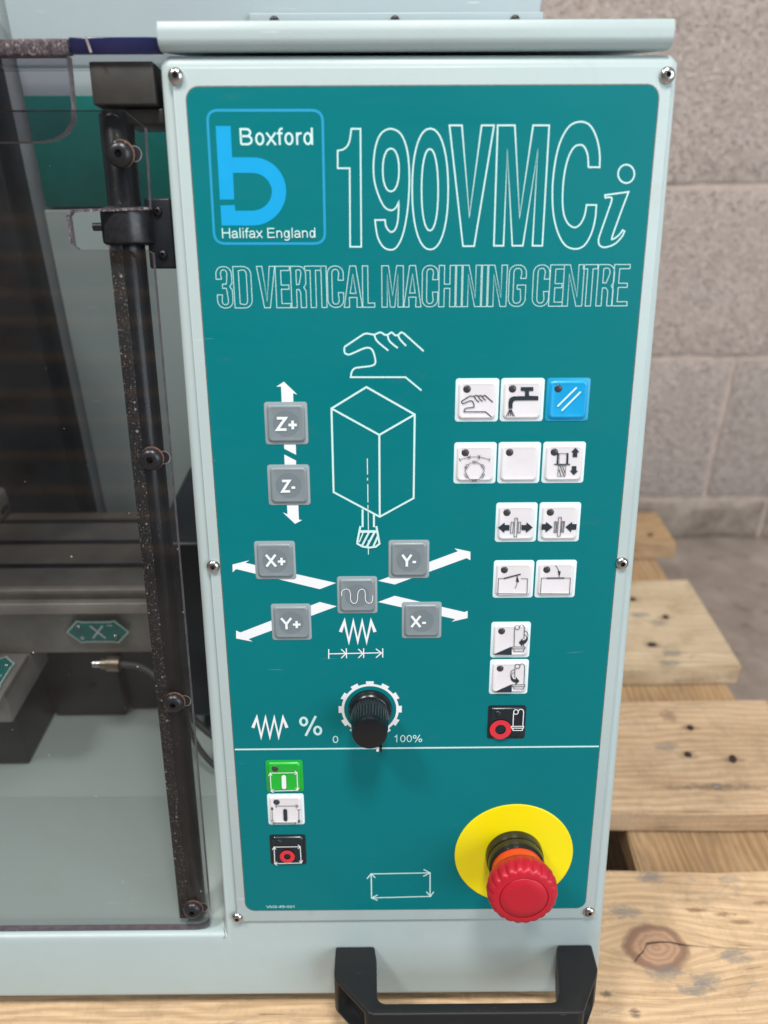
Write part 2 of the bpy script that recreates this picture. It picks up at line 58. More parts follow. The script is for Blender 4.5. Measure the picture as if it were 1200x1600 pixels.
KEYS = [{'c':(133.3,316.7),'style':'white','label':'white key showing a reaching hand','s':[([(-7.72,-0.3),(-3.61,2.33),(-1.47,2.14),(-1.19,2.31),(-0.79,2.54),(-0.42,2.65),(-0.08,2.51),(0.24,2.24),(0.46,2.05),(0.73,2.23),(1.12,2.48),(1.51,2.59),(1.87,2.44),(2.22,2.16),(2.46,1.95),(2.76,2.16),(3.18,2.46),(3.55,2.62),(3.84,2.55),(4.08,2.35),(4.25,2.19),(7.82,-0.82)],0.45),([(-7.72,-0.3),(-7.71,-0.55),(-7.68,-0.89),(-7.57,-1.16),(-7.41,-1.33),(-7.17,-1.43),(-6.71,-1.38),(-5.88,-1.06),(-4.84,-0.59),(-3.96,-0.24),(-3.41,-0.09),(-3.02,-0.05),(-2.68,-0.12),(-2.37,-0.29),(-2.11,-0.58),(-1.89,-0.98),(-1.68,-1.57),(-1.51,-2.27),(-1.45,-2.83),(-1.45,-3.1),(-1.55,-3.23),(-1.95,-3.34),(-2.9,-3.48),(-4.15,-3.6),(-5.15,-3.75),(-5.65,-3.94),(-5.9,-4.17),(-6.08,-4.44),(-6.24,-4.82),(-6.33,-5.25),(-6.39,-5.56),(4.34,-5.62),(7.45,-8.24)],0.45),([(-1.47,2.14),(-1.29,1.74),(-1.01,1.16),(-0.65,0.6),(-0.11,0.08),(0.52,-0.43),(0.97,-0.78)],0.45),([(0.67,2.09),(0.77,1.76),(0.94,1.3),(1.22,0.84),(1.71,0.39),(2.32,-0.05),(2.75,-0.36)],0.45),([(2.59,1.99),(2.73,1.73),(2.92,1.36),(3.18,1),(3.55,0.68),(3.97,0.36),(4.28,0.14)],0.45)],'f':[],'r':[],'text':None,'ink':'ink'},{'c':(155.8,316.7),'style':'white','label':'white key showing a dripping tap','s':[([(-6.75,-4.22),(-4.82,-4.23)],0.3),([(-6.17,-4.61),(-7.66,-7.98)],0.35),([(-6.05,-4.61),(-6.76,-7.98)],0.35),([(-5.79,-4.62),(-5.64,-7.99)],0.35),([(-5.57,-4.62),(-4.52,-8)],0.35),([(-5.4,-4.62),(-3.53,-8)],0.35)],'f':[[(-1.13,6.56),(5.04,6.52),(5.14,4.61),(3.01,4.62),(3.14,2.2),(7.76,2.04),(7.87,-0.01),(-3.38,-0.03),(-4.31,-0.37),(-4.82,-1.31),(-4.83,-3.89),(-6.76,-3.88),(-6.89,-0.87),(-6.49,0.76),(-5.59,1.61),(-4.33,1.98),(1.22,2.08),(1.01,4.64),(-1.04,4.65)]],'r':[],'text':None,'ink':'ink'},{'c':(178.5,316.7),'style':'blue','label':'blue key with two slanting pale strokes','s':[([(-4.9,-2.94),(3.47,5.88)],0.95),([(-2.73,-5.14),(5.66,3.79)],0.95)],'f':[],'r':[],'text':None,'ink':'paleink'},{'c':(133.3,284.5),'style':'white','label':'white key showing a six-sided tool changer','s':[([(-7.95,2.1),(-3.17,3.41)],0.24),([(-2.74,3.54),(2.07,3.51)],0.24),([(2.33,3.47),(7.15,2.09)],0.24),([(-8.32,3),(-7.49,1.11)],0.24),([(-2.77,4.66),(-2.71,2.42)],0.24),([(2.3,4.63),(2.02,2.21)],0.24),([(7.42,2.99),(6.83,1.02)],0.24),([(-4.38,4.31),(-3.04,3.5),(-3.79,2.16)],0.24),([(1.08,4.5),(2.16,3.47),(1.14,2.4)],0.24),([(-2.65,0.4),(2.26,0.24),(4.72,-3.84),(2.22,-8.23),(-2.63,-8.2),(-5.17,-3.78),(-2.65,0.4)],0.24),([(-1.33,0.36),(-1.33,1.44),(0.95,1.36),(0.95,0.28)],0.24),([(-0.55,0.47),(-0.81,0.92),(0.33,0.89)],0.24),([(2.88,-0.78),(3.78,-0.27),(5.01,-2.3),(4.1,-2.81)],0.24),([(3.41,-1.42),(3.65,-0.97),(4.26,-1.99)],0.24),([(4.04,-5.03),(4.98,-5.57),(3.84,-7.57),(2.9,-7.03)],0.24),([(3.76,-5.79),(4.29,-5.78),(3.72,-6.79)],0.24),([(0.94,-8.22),(0.94,-9.31),(-1.35,-9.3),(-1.35,-8.2)],0.24),([(0.15,-8.35),(0.41,-8.81),(-0.73,-8.8)],0.24),([(-3.31,-7.01),(-4.22,-7.53),(-5.41,-5.47),(-4.49,-4.95)],0.24),([(-3.83,-6.36),(-4.08,-6.82),(-4.67,-5.78)],0.24),([(-4.5,-2.67),(-5.42,-2.11),(-4.24,-0.15),(-3.32,-0.7)],0.24),([(-4.21,-1.92),(-4.73,-1.91),(-4.14,-0.93)],0.24)],'f':[],'r':[],'text':None,'ink':'ink'},{'c':(155.8,284.5),'style':'white','label':'white key left blank','s':[],'f':[],'r':[],'text':None,'ink':'ink'},{'c':(178.5,284.5),'style':'white','label':'white key showing a tool holder with up and down arrows','s':[([(-3.3,5.33),(-3.3,-0.72)],0.8),([(1.56,5.3),(1.77,-0.75)],0.8),([(-3.28,4.95),(1.59,4.92)],0.28),([(-2.61,4.76),(-2.5,-1.11),(1.29,-1.25),(1.16,4.74)],0.16),([(-4.9,-0.6),(3.17,-0.65)],0.55),([(-2.78,-1.3),(1,-1.32),(0.99,-6.94),(-2.81,-6.91),(-2.78,-1.3)],0.24),([(-2.42,-3.01),(-1.07,-6.73)],0.36),([(-1.88,-1.53),(0.53,-6.74)],0.36),([(-0.66,-1.54),(0.96,-5.33)],0.36)],'f':[[(5.46,8.02),(7.44,5.56),(6.44,5.57),(6.54,3.12),(4.21,3.13),(4.23,5.66),(3.31,5.66)],[(4.16,-1.61),(6.46,-1.62),(6.55,-3.95),(7.48,-4.03),(5.41,-6.31),(3.28,-3.93),(4.25,-3.93)]],'r':[],'text':None,'ink':'ink'},{'c':(155.8,252.5),'style':'white','label':'white key with two arrows pointing outward','s':[([(-2.74,0.57),(-1.54,0.56),(-1.76,-5.51),(-2.96,-5.5),(-2.74,0.57)],0.3),([(-0.94,2.76),(0.46,2.75),(0.44,-7.61),(-0.97,-7.6),(-0.94,2.76)],0.3),([(1.12,0.54),(2.24,0.53),(2.1,-5.39),(1.05,-5.38),(1.12,0.54)],0.3)],'f':[[(-9.63,-2.49),(-6.23,0.29),(-6.04,-1.04),(-3.51,-1.05),(-3.59,-4.01),(-6.05,-4),(-6.14,-5.33)],[(2.74,-1.09),(5.2,-1.11),(5.34,0.36),(8.64,-2.46),(5.13,-5.41),(5.2,-3.92),(2.74,-3.91)]],'r':[],'text':None,'ink':'ink'},{'c':(178.4,252.5),'style':'white','label':'white key with two arrows pointing inward','s':[([(-2.69,0.63),(-1.36,0.63),(-1.48,-5.29),(-2.75,-5.28),(-2.69,0.63)],0.3),([(-0.8,2.98),(0.67,2.97),(0.62,-7.39),(-0.86,-7.38),(-0.8,2.98)],0.3),([(1.16,0.76),(2.49,0.75),(2.24,-5.17),(1.04,-5.16),(1.16,0.76)],0.3),([(-2.12,0.48),(-1.83,-1.95),(-2.2,-5.14)],0.3),([(2.01,0.6),(1.83,-1.98),(1.53,-5.02)],0.3)],'f':[[(-9.49,-0.65),(-7.24,-0.66),(-7.1,0.52),(-3.56,-2.31),(-7.12,-5.25),(-7.21,-3.77),(-9.46,-3.75)],[(3.12,-2.36),(6.44,0.43),(6.52,-0.75),(8.91,-0.77),(8.84,-3.88),(6.31,-3.86),(6.26,-5.2)]],'r':[],'text':None,'ink':'ink'},{'c':(155.8,220.5),'style':'white','label':'white key showing a lid swung open','s':[([(-5.24,0.99),(-8.13,1.01),(-8.2,-7.78),(7.48,-8.05),(7.38,0.68),(3.86,0.85)],0.28),([(-5.37,0.92),(3.6,3.37)],0.65),([(0.88,-4.85),(1.04,-4.48),(1.27,-3.95),(1.5,-3.35),(1.69,-2.77),(1.81,-2.17),(1.89,-1.53),(1.95,-0.95),(2,-0.54)],0.28)],'f':[[(1.77,2.79),(2.93,-1.29),(1.19,-0.91)]],'r':[],'text':None,'ink':'ink'},{'c':(178.4,220.5),'style':'white','label':'white key showing a lid pressed shut','s':[([(-7.86,1),(-7.92,-7.95),(7.77,-8.21),(7.65,0.96),(-7.86,1)],0.28),([(-4.97,0.98),(4.41,0.99)],0.65),([(-0.73,8.32),(-0.47,7.96),(-0.1,7.46),(0.3,6.89),(0.63,6.32),(0.88,5.74),(1.09,5.09),(1.26,4.51),(1.39,4.11)],0.28)],'f':[[(0.64,5.07),(2.23,4.84),(1.64,1.15)]],'r':[],'text':None,'ink':'ink'},{'c':(155.8,184.6),'style':'white','label':'white key with wedge and arrow curling down right of a tool','s':[([(4.53,8.09),(4.42,8.56),(4.17,8.98),(3.8,9.3),(3.36,9.46),(2.89,9.47),(2.47,9.31),(2.13,9),(1.91,8.58),(1.85,8.11),(1.96,7.63),(2.21,7.21),(2.58,6.9),(3.02,6.73),(3.49,6.73),(3.91,6.89),(4.26,7.2),(4.47,7.61),(4.53,8.09)],0.32),([(1.75,7.34),(1.96,-3.56)],0.32),([(4.44,8.48),(4.51,8.66),(4.6,8.92),(4.73,9.19),(4.89,9.4),(5.09,9.53),(5.34,9.62),(5.6,9.65),(5.86,9.62),(6.11,9.52),(6.38,9.34),(6.62,9.12),(6.81,8.84),(6.94,8.47),(7.01,8.02),(7.06,7.59),(7.1,7.3),(7.19,1.09)],0.32),([(7.18,-1.65),(7.2,-3.45)],0.32),([(1.04,-3.71),(8.14,-3.77),(8.05,-4.95),(1.09,-4.89),(1.04,-3.71)],0.32),([(1.96,-5.14),(2.02,-6.47),(7.35,-6.51),(7.5,-5.18)],0.32),([(7.3,5.98),(7.58,5.86),(7.99,5.7),(8.42,5.47),(8.75,5.12),(8.98,4.55),(9.15,3.82),(9.28,3.11),(9.37,2.63)],0.32),([(7.41,3.81),(7.58,3.69),(7.82,3.52),(8.08,3.29),(8.29,3.03),(8.46,2.65),(8.6,2.2),(8.71,1.76),(8.8,1.47)],0.26)],'f':[[(-9.42,-8.44),(0.68,-3.55),(0.91,-8.67)],[(4.46,-1.08),(6.46,1.48),(6.46,0.08),(7.92,0.54),(8.9,2.24),(9.37,2.63),(9.28,0.29),(8.24,-1.5),(6.64,-2.19),(6.35,-3.44)]],'r':[],'text':None,'ink':'ink'},{'c':(155.9,161.8),'style':'white','label':'white key with wedge and arrow curling under left of a tool','s':[([(5.69,7.18),(5.58,7.67),(5.33,8.1),(4.95,8.43),(4.5,8.6),(4.03,8.6),(3.59,8.44),(3.25,8.12),(3.03,7.69),(2.97,7.2),(3.08,6.71),(3.33,6.27),(3.71,5.95),(4.16,5.77),(4.63,5.77),(5.07,5.94),(5.41,6.26),(5.63,6.69),(5.69,7.18)],0.32),([(3.02,6.16),(3.08,0.14)],0.32),([(5.6,7.58),(5.67,7.77),(5.76,8.04),(5.89,8.32),(6.05,8.53),(6.26,8.66),(6.51,8.76),(6.78,8.79),(7.04,8.76),(7.32,8.65),(7.61,8.46),(7.88,8.23),(8.08,7.96),(8.2,7.61),(8.25,7.19),(8.28,6.79),(8.3,6.52),(8.47,-4.35)],0.32),([(1.98,-4.29),(9.05,-4.35),(9.11,-5.57),(2.03,-5.51),(1.98,-4.29)],0.32),([(2.91,-5.76),(2.97,-6.98),(8.38,-7.03),(8.54,-5.81)],0.32),([(0.81,0.97),(0.83,1.59),(0.84,2.51),(0.91,3.45),(1.1,4.18),(1.51,4.61),(2.06,4.89),(2.61,5.07),(2.99,5.2)],0.32),([(1.17,0.96),(1.24,1.31),(1.34,1.81),(1.48,2.33),(1.67,2.73),(1.96,2.98),(2.33,3.15),(2.69,3.27),(2.93,3.36)],0.26)],'f':[[(-8.29,-9.09),(1.61,-4.13),(1.83,-9.17)],[(5.84,-2.06),(3.78,0.54),(3.78,-1.07),(2.32,-0.66),(1.15,1.37),(0.74,0.97),(1.13,-1.29),(2.41,-2.68),(3.86,-2.93),(3.65,-4.47)]],'r':[],'text':None,'ink':'ink'},{'c':(155.9,132.8),'style':'black','label':'black key with a red ring beside a white tool outline','s':[([(6.11,7.28),(6,7.79),(5.76,8.24),(5.39,8.58),(4.96,8.76),(4.5,8.76),(4.08,8.59),(3.75,8.26),(3.54,7.81),(3.48,7.3),(3.58,6.79),(3.83,6.34),(4.2,6),(4.63,5.82),(5.09,5.81),(5.51,5.99),(5.85,6.32),(6.05,6.77),(6.11,7.28)],0.5),([(3.45,6.47),(3.52,-1.72)],0.5),([(6.08,7.86),(6.21,8.06),(6.39,8.34),(6.61,8.64),(6.84,8.85),(7.09,8.97),(7.36,9.04),(7.65,9.06),(7.92,9.01),(8.19,8.88),(8.47,8.7),(8.72,8.45),(8.91,8.17),(9.02,7.79),(9.08,7.33),(9.11,6.89),(9.13,6.59),(9.1,-1.77)],0.5),([(2.65,-1.97),(9.63,-2.03),(9.46,-3.2),(2.7,-3.15),(2.65,-1.97)],0.5),([(3.45,-3.41),(3.65,-4.67),(8.95,-4.72),(9.11,-3.45)],0.5)],'f':[],'r':[((-3.51,-3.94),6.15,3.1,'red')],'text':None,'ink':'whiteink'},{'c':(28,97.8),'style':'green','label':'green key with a white bar inside looping arrows','s':[([(-8.07,2.93),(7.45,3.12),(7.36,-8.89),(-8.11,-9.31),(-8.07,2.93)],0.48),([(-9.19,1.08),(-8.07,2.93),(-7.13,1.28)],0.48),([(6.19,4.45),(7.45,3.12),(6.09,1.82)],0.48),([(6.39,-7.22),(7.36,-8.89),(8.28,-7.02)],0.48),([(-6.64,-8.1),(-8.11,-9.31),(-6.75,-10.55)],0.48),([(-0.34,0.34),(-0.46,-6.72)],2.6)],'f':[],'r':[],'text':None,'ink':'whiteink'},{'c':(27.8,74.8),'style':'white','label':'white key with a black bar inside four separate arrows','s':[([(-5.58,3.14),(7.23,3.14)],0.3),([(-5.52,4.26),(-5.63,1.9)],0.3),([(6.04,4.27),(7.42,3.13),(5.94,1.79)],0.3),([(7.8,0.53),(7.44,-8.91)],0.3),([(6.66,0.54),(8.94,0.52)],0.3),([(5.32,-9.24),(-7.87,-9.12)],0.3),([(5.37,-8.09),(5.28,-10.38)],0.3),([(-6.57,-7.87),(-7.96,-9.12),(-6.69,-10.39)],0.3),([(-8.14,-6.83),(-7.97,2.6)],0.3),([(-9.1,-6.82),(-7.09,-6.84)],0.3),([(-0.3,0.04),(-0.39,-6.33)],2.3)],'f':[[(6.65,-6.96),(8.47,-6.86),(7.42,-9.26)],[(-8.92,0.68),(-7.11,0.78),(-7.96,2.93)]],'r':[],'text':None,'ink':'ink'},{'c':(27.8,45.8),'style':'black','label':'black key with a red ring inside looping arrows','s':[([(-8.1,2.97),(7.57,3.06),(7.7,-8.86),(-8.29,-9.18),(-8.1,2.97)],0.46),([(-9.26,0.99),(-8.1,2.97),(-7.12,1.2)],0.46),([(6.27,4.48),(7.57,3.06),(6.16,1.67)],0.46),([(6.7,-7.07),(7.7,-8.86),(8.65,-6.85)],0.46),([(-6.77,-7.89),(-8.29,-9.18),(-6.89,-10.51)],0.46)],'f':[],'r':[((-0.46,-3.92),4.5,2.05,'red')],'text':None,'ink':'whiteink'},{'c':(37.9,305.6),'style':'grey','label':'grey key marked Z+','s':[],'f':[],'r':[],'text':('Z+',-5.14,6.08,-3.51,6.86),'ink':'whiteink'},{'c':(37.9,273.5),'style':'grey','label':'grey key marked Z-','s':[],'f':[],'r':[],'text':('Z-',-3.88,3.86,-3.6,6.63),'ink':'whiteink'},{'c':(28.9,232.2),'style':'grey','label':'grey key marked X+','s':[],'f':[],'r':[],'text':('X+',-5.25,6.14,-3.1,6.68),'ink':'whiteink'},{'c':(99.8,232.3),'style':'grey','label':'grey key marked Y-','s':[],'f':[],'r':[],'text':('Y-',-4.1,4.35,-3.7,6.69),'ink':'whiteink'},{'c':(72.1,211.9),'style':'grey','label':'grey key with a white wave line','s':[([(-8.36,0.02),(-8.38,0.68),(-8.4,1.6),(-8.31,2.4),(-8.04,2.92),(-7.67,3.33),(-7.24,3.63),(-6.77,3.86),(-6.25,3.99),(-5.74,4),(-5.21,3.89),(-4.69,3.65),(-4.26,3.24),(-3.95,2.59),(-3.74,1.75),(-3.61,0.86),(-3.6,-0.1),(-3.67,-1.13),(-3.66,-2.02),(-3.51,-2.69),(-3.29,-3.22),(-2.99,-3.65),(-2.62,-4.03),(-2.18,-4.31),(-1.73,-4.42),(-1.28,-4.33),(-0.83,-4.07),(-0.45,-3.67),(-0.18,-3.13),(0.02,-2.45),(0.16,-1.67),(0.22,-0.74),(0.23,0.28),(0.32,1.21),(0.52,1.99),(0.8,2.66),(1.16,3.2),(1.62,3.6),(2.16,3.86),(2.66,3.94),(3.13,3.81),(3.57,3.51),(3.92,3.06),(4.14,2.44),(4.27,1.67),(4.35,0.81),(4.34,-0.23),(4.27,-1.37),(4.31,-2.33),(4.53,-2.99),(4.85,-3.47),(5.22,-3.84),(5.65,-4.14),(6.13,-4.32),(6.61,-4.35),(7.08,-4.2),(7.53,-3.89),(7.89,-3.48),(8.09,-2.97),(8.19,-2.35),(8.25,-1.73),(8.28,-1.04),(8.28,-0.34),(8.27,0.15)],0.4)],'f':[],'r':[],'text':None,'ink':'whiteink'},{'c':(36,196.2),'style':'grey','label':'grey key marked Y+','s':[],'f':[],'r':[],'text':('Y+',-6.02,5.67,-3.74,6.65),'ink':'whiteink'},{'c':(106.9,196.8),'style':'grey','label':'grey key marked X-','s':[],'f':[],'r':[],'text':('X-',-6.23,2.9,-3.58,6.65),'ink':'whiteink'}]
# ---------------------------------------------------------------- helpers
TILT = R(11.7)                        # the machine's front leans back by this much
ORI = Vector((0.0, 0.2995, 0.2397))   # lower left corner of the printed face
PANEL_ROT = (R(90) - TILT, 0, 0)
def L(u, v, n=0.0):
    u, v, n = u*.001, v*.001, n*.001
    return ORI + Vector((u, v*math.sin(TILT) - n*math.cos(TILT), v*math.cos(TILT) + n*math.sin(TILT)))
def srgb(r, g, b):
    f = lambda c: (c/255/12.92 if c/255 <= .04045 else ((c/255+.055)/1.055)**2.4)
    return (f(r), f(g), f(b), 1)

class NT:
    def __init__(s, name):
        s.m = bpy.data.materials.new(name); s.m.use_nodes = True
        s.t = s.m.node_tree; s.b = s.t.nodes['Principled BSDF']; s.out = s.t.nodes['Material Output']
    def n(s, kind, **kw):
        nd = s.t.nodes.new(kind)
        for k, v in kw.items():
            if k in nd.inputs.keys() if isinstance(k, str) else False: pass
            setattr(nd, k, v)
        return nd
    def l(s, a, b): s.t.links.new(a, b)
    def coords(s): 
        return s.n('ShaderNodeTexCoord').outputs['Object']
    def mapping(s, src, scale=(1,1,1), loc=(0,0,0), rot=(0,0,0)):
        mp = s.n('ShaderNodeMapping'); s.l(src, mp.inputs[0])
        mp.inputs['Scale'].default_value = scale; mp.inputs['Location'].default_value = loc; mp.inputs['Rotation'].default_value = rot
        return mp.outputs[0]
    def noise(s, src, scale, detail=4, rough=.55, dist=0):
        nz = s.n('ShaderNodeTexNoise'); s.l(src, nz.inputs['Vector'])
        nz.inputs['Scale'].default_value = scale; nz.inputs['Detail'].default_value = detail
        nz.inputs['Roughness'].default_value = rough; nz.inputs['Distortion'].default_value = dist
        return nz.outputs['Fac']
    def ramp(s, src, stops):
        r = s.n('ShaderNodeValToRGB'); s.l(src, r.inputs[0])
        while len(r.color_ramp.elements) < len(stops): r.color_ramp.elements.new(.5)
        for e, (p, c) in zip(r.color_ramp.elements, stops):
            e.position = p; e.color = c if len(c) == 4 else (*c, 1)
        return r.outputs[0]
    def mix(s, fac, a, b, mode='MIX'):
        mx = s.n('ShaderNodeMix'); mx.data_type = 'RGBA'; mx.blend_type = mode
        for v, i in ((fac, 0), (a, 6), (b, 7)):
            if hasattr(v, 'links'): s.l(v, mx.inputs[i])
            else: mx.inputs[i].default_value = v
        return mx.outputs[2]
    def math(s, op, a, b=0.0, c=0.0):
        mt = s.n('ShaderNodeMath'); mt.operation = op
        for i, v in enumerate((a, b, c)):
            if hasattr(v, 'links'): s.l(v, mt.inputs[i])
            else: mt.inputs[i].default_value = v
        return mt.outputs[0]
    def bump(s, h, strength=.3, dist=.001):
        bp = s.n('ShaderNodeBump'); s.l(h, bp.inputs['Height']); bp.inputs['Strength'].default_value = strength
        bp.inputs['Distance'].default_value = dist; s.l(bp.outputs[0], s.b.inputs['Normal'])
    def set(s, base=None, rough=None, metal=None, coat=None, spec=None):
        for k, v in (('Base Color', base), ('Roughness', rough), ('Metallic', metal), ('Coat Weight', coat), ('Specular IOR Level', spec)):
            if v is None: continue
            if hasattr(v, 'links'): s.l(v, s.b.inputs[k])
            else: s.b.inputs[k].default_value = v
        return s.m
MAT = {}
def plain(name, col, rough=.4, metal=0, spec=.5, var=.06, vscale=60, bump=0, bscale=900):
    t = NT(name); c = t.coords(); nz = t.noise(c, vscale, 5)
    lo = tuple(x*(1-var) for x in col[:3])+(1,); hi = tuple(min(1, x*(1+var)) for x in col[:3])+(1,)
    t.set(base=t.ramp(nz, [(.3, lo), (.7, hi)]), metal=metal, spec=spec)
    t.set(rough=t.math('MULTIPLY_ADD', t.noise(c, vscale*2.3, 4), .16, rough-.08))
    if bump: t.bump(t.noise(c, bscale, 2), bump, .0003)
    MAT[name] = t.m; return t.m

def painted(name, col, dirt=.5):
    t = NT(name); c = t.coords()
    big = t.noise(c, 9, 5, .6); fine = t.noise(c, 120, 4, .6)
    base = t.ramp(big, [(.3, tuple(x*.95 for x in col[:3])), (.7, col[:3])])
    smear = t.noise(t.mapping(c, (40, 14, 40)), 1.0, 6, .7, .6)
    base = t.mix(t.math('MULTIPLY', t.ramp(smear, [(.62, (0,0,0,1)), (.74, (1,1,1,1))]), .28*dirt), base, (.26,.29,.24,1))
    sc = t.noise(t.mapping(c, (25, 340, 340), rot=(0, 0, .3)), 1.0, 3, .6)
    base = t.mix(t.math('MULTIPLY', t.ramp(sc, [(.70, (0,0,0,1)), (.74, (1,1,1,1))]), .35), base, (.72,.80,.80,1))
    vo = t.n('ShaderNodeTexVoronoi'); t.l(c, vo.inputs['Vector']); vo.inputs['Scale'].default_value = 75
    sp = t.n('ShaderNodeSeparateColor'); t.l(vo.outputs['Color'], sp.inputs[0])
    chip = t.math('MULTIPLY', t.math('LESS_THAN', t.math('ADD', vo.outputs['Distance'], t.math('MULTIPLY', fine, .12)), t.math('MULTIPLY', sp.outputs[1], .15)), t.math('GREATER_THAN', sp.outputs[0], .88))
    base = t.mix(t.math('MULTIPLY', chip, .5*dirt), base, (.20,.17,.13,1))
    grime = t.ramp(t.noise(c, 26, 6, .75), [(.5, (0,0,0,1)), (.8, (1,1,1,1))])
    base = t.mix(t.math('MULTIPLY', grime, .35*dirt), base, (.33,.35,.29,1))
    t.set(base=base, rough=t.math('MULTIPLY_ADD', grime, .25, t.math('MULTIPLY_ADD', fine, .22, .27)), spec=.42)
    t.bump(t.noise(c, 750, 3, .6), .10, .0004)
    MAT[name] = t.m; return t.m

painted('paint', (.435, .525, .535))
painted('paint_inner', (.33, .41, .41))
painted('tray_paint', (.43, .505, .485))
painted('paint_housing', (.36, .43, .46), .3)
def _teal():
    t = NT('teal'); c = t.coords()
    base = t.ramp(t.noise(c, 8, 5, .6), [(.3, (.0004,.158,.178,1)), (.7, (.0006,.172,.193,1))])
    sc = t.ramp(t.noise(t.mapping(c, (30, 520, 1), rot=(0,0,.9)), 1.0, 3, .5), [(.735, (0,0,0,1)), (.76, (1,1,1,1))])
    base = t.mix(t.math('MULTIPLY', sc, .16), base, (.25,.42,.44,1))
    vo = t.n('ShaderNodeTexVoronoi'); t.l(c, vo.inputs['Vector']); vo.inputs['Scale'].default_value = 120
    sp = t.n('ShaderNodeSeparateColor'); t.l(vo.outputs['Color'], sp.inputs[0])
    spk = t.math('MULTIPLY', t.math('LESS_THAN', vo.outputs['Distance'], t.math('MULTIPLY', sp.outputs[1], .045)), t.math('GREATER_THAN', sp.outputs[0], .86))
    base = t.mix(t.math('MULTIPLY', spk, .55), base, (.35,.55,.55,1))
    sm = t.ramp(t.noise(t.mapping(c, (22, 60, 1), rot=(0,0,.3)), 1.0, 5, .7), [(.62, (0,0,0,1)), (.8, (1,1,1,1))])
    base = t.mix(t.math('MULTIPLY', sm, .22), base, (.09,.13,.12,1))
    wipe = t.noise(t.mapping(c, (6, 34, 1), rot=(0,0,.5)), 1.0, 5, .65, .8)
    t.set(base=base, rough=t.math('MULTIPLY_ADD', wipe, .45, .22), spec=.16)
    t.bump(t.noise(c, 260, 2), .05, .0003); MAT['teal'] = t.m
_teal()
plain('print_white', (.56, .79, .79, 1), .4, var=.02)
plain('arrow_white', (.80, .82, .86, 1), .4, var=.02)
plain('print_cyan', (.002, .345, .70, 1), .4, var=.02)
plain('print_frame', (.015, .31, .55, 1), .4, var=.02)
plain('key_white_pad', (.66, .80, .84, 1), .38, var=.03)
plain('key_white_cap', (.74, .72, .76, 1), .33, var=.025, vscale=120)
plain('key_grey_pad', (.27, .33, .35, 1), .42, var=.03)
plain('key_grey_cap', (.205, .245, .27, 1), .34, var=.04, vscale=120)
plain('key_grey_disc', (.165, .205, .23, 1), .38, var=.04)
plain('key_blue_pad', (.010, .31, .56, 1), .36, var=.03)
plain('key_blue_cap', (.006, .34, .70, 1), .3, var=.04, vscale=120)
plain('key_green_pad', (.010, .36, .045, 1), .36, var=.03)
plain('key_green_cap', (.012, .42, .035, 1), .3, var=.04, vscale=120)
plain('key_black_pad', (.008, .014, .020, 1), .34, var=.1)
plain('key_black_cap', (.008, .016, .024, 1), .25, var=.1)
plain('ink', (.018, .028, .042, 1), .4, var=.05)
plain('lamp_lens', (.045, .045, .052, 1), .28, var=.1)
plain('paleink', (.55, .86, .95, 1), .4, var=.02)
plain('whiteink', (.80, .84, .86, 1), .4, var=.02)
plain('red_ink', (.66, .028, .045, 1), .4, var=.04)
plain('yellow', (.88, .74, .002, 1), .36, var=.03, vscale=30)
plain('red_plastic', (.47, .007, .024, 1), .42, var=.06, vscale=90, bump=.08)
plain('orange_plastic', (.70, .060, .018, 1), .3, var=.05)
plain('knob_black', (.006, .008, .010, 1), .24, var=.15)
plain('gloss_black', (.014, .015, .013, 1), .18, var=.1)
plain('steel', (.55, .54, .52, 1), .24, metal=1, var=.1, vscale=300)
plain('socket_dark', (.05, .045, .04, 1), .5, metal=.6, var=.2)
plain('bolt_black', (.030, .030, .034, 1), .33, metal=.5, var=.25, vscale=400)
plain('copper_rust', (.15, .075, .055, 1), .6, metal=.3, var=.4, vscale=500)
plain('machined_grey', (.30, .275, .25, 1), .42, metal=.35, var=.2, vscale=30)
plain('machined_dark', (.15, .140, .130, 1), .4, metal=.3, var=.25, vscale=30)
plain('block_grey', (.040, .037, .033, 1), .5, metal=.2, var=.2, vscale=80)
plain('machine_black', (.010, .013, .018, 1), .42, var=.25, vscale=40)
plain('brass', (.30, .25, .19, 1), .38, metal=.9, var=.25, vscale=200)
plain('cable_grey', (.06, .06, .06, 1), .5, var=.2)
plain('badge_teal', (.008, .17, .15, 1), .4, var=.1)
plain('badge_white', (.62, .68, .65, 1), .5, var=.1)
plain('rubber', (.01, .01, .01, 1), .7, var=.2)
plain('seam_dirt', (.16, .13, .10, 1), .8, var=.3, vscale=400)

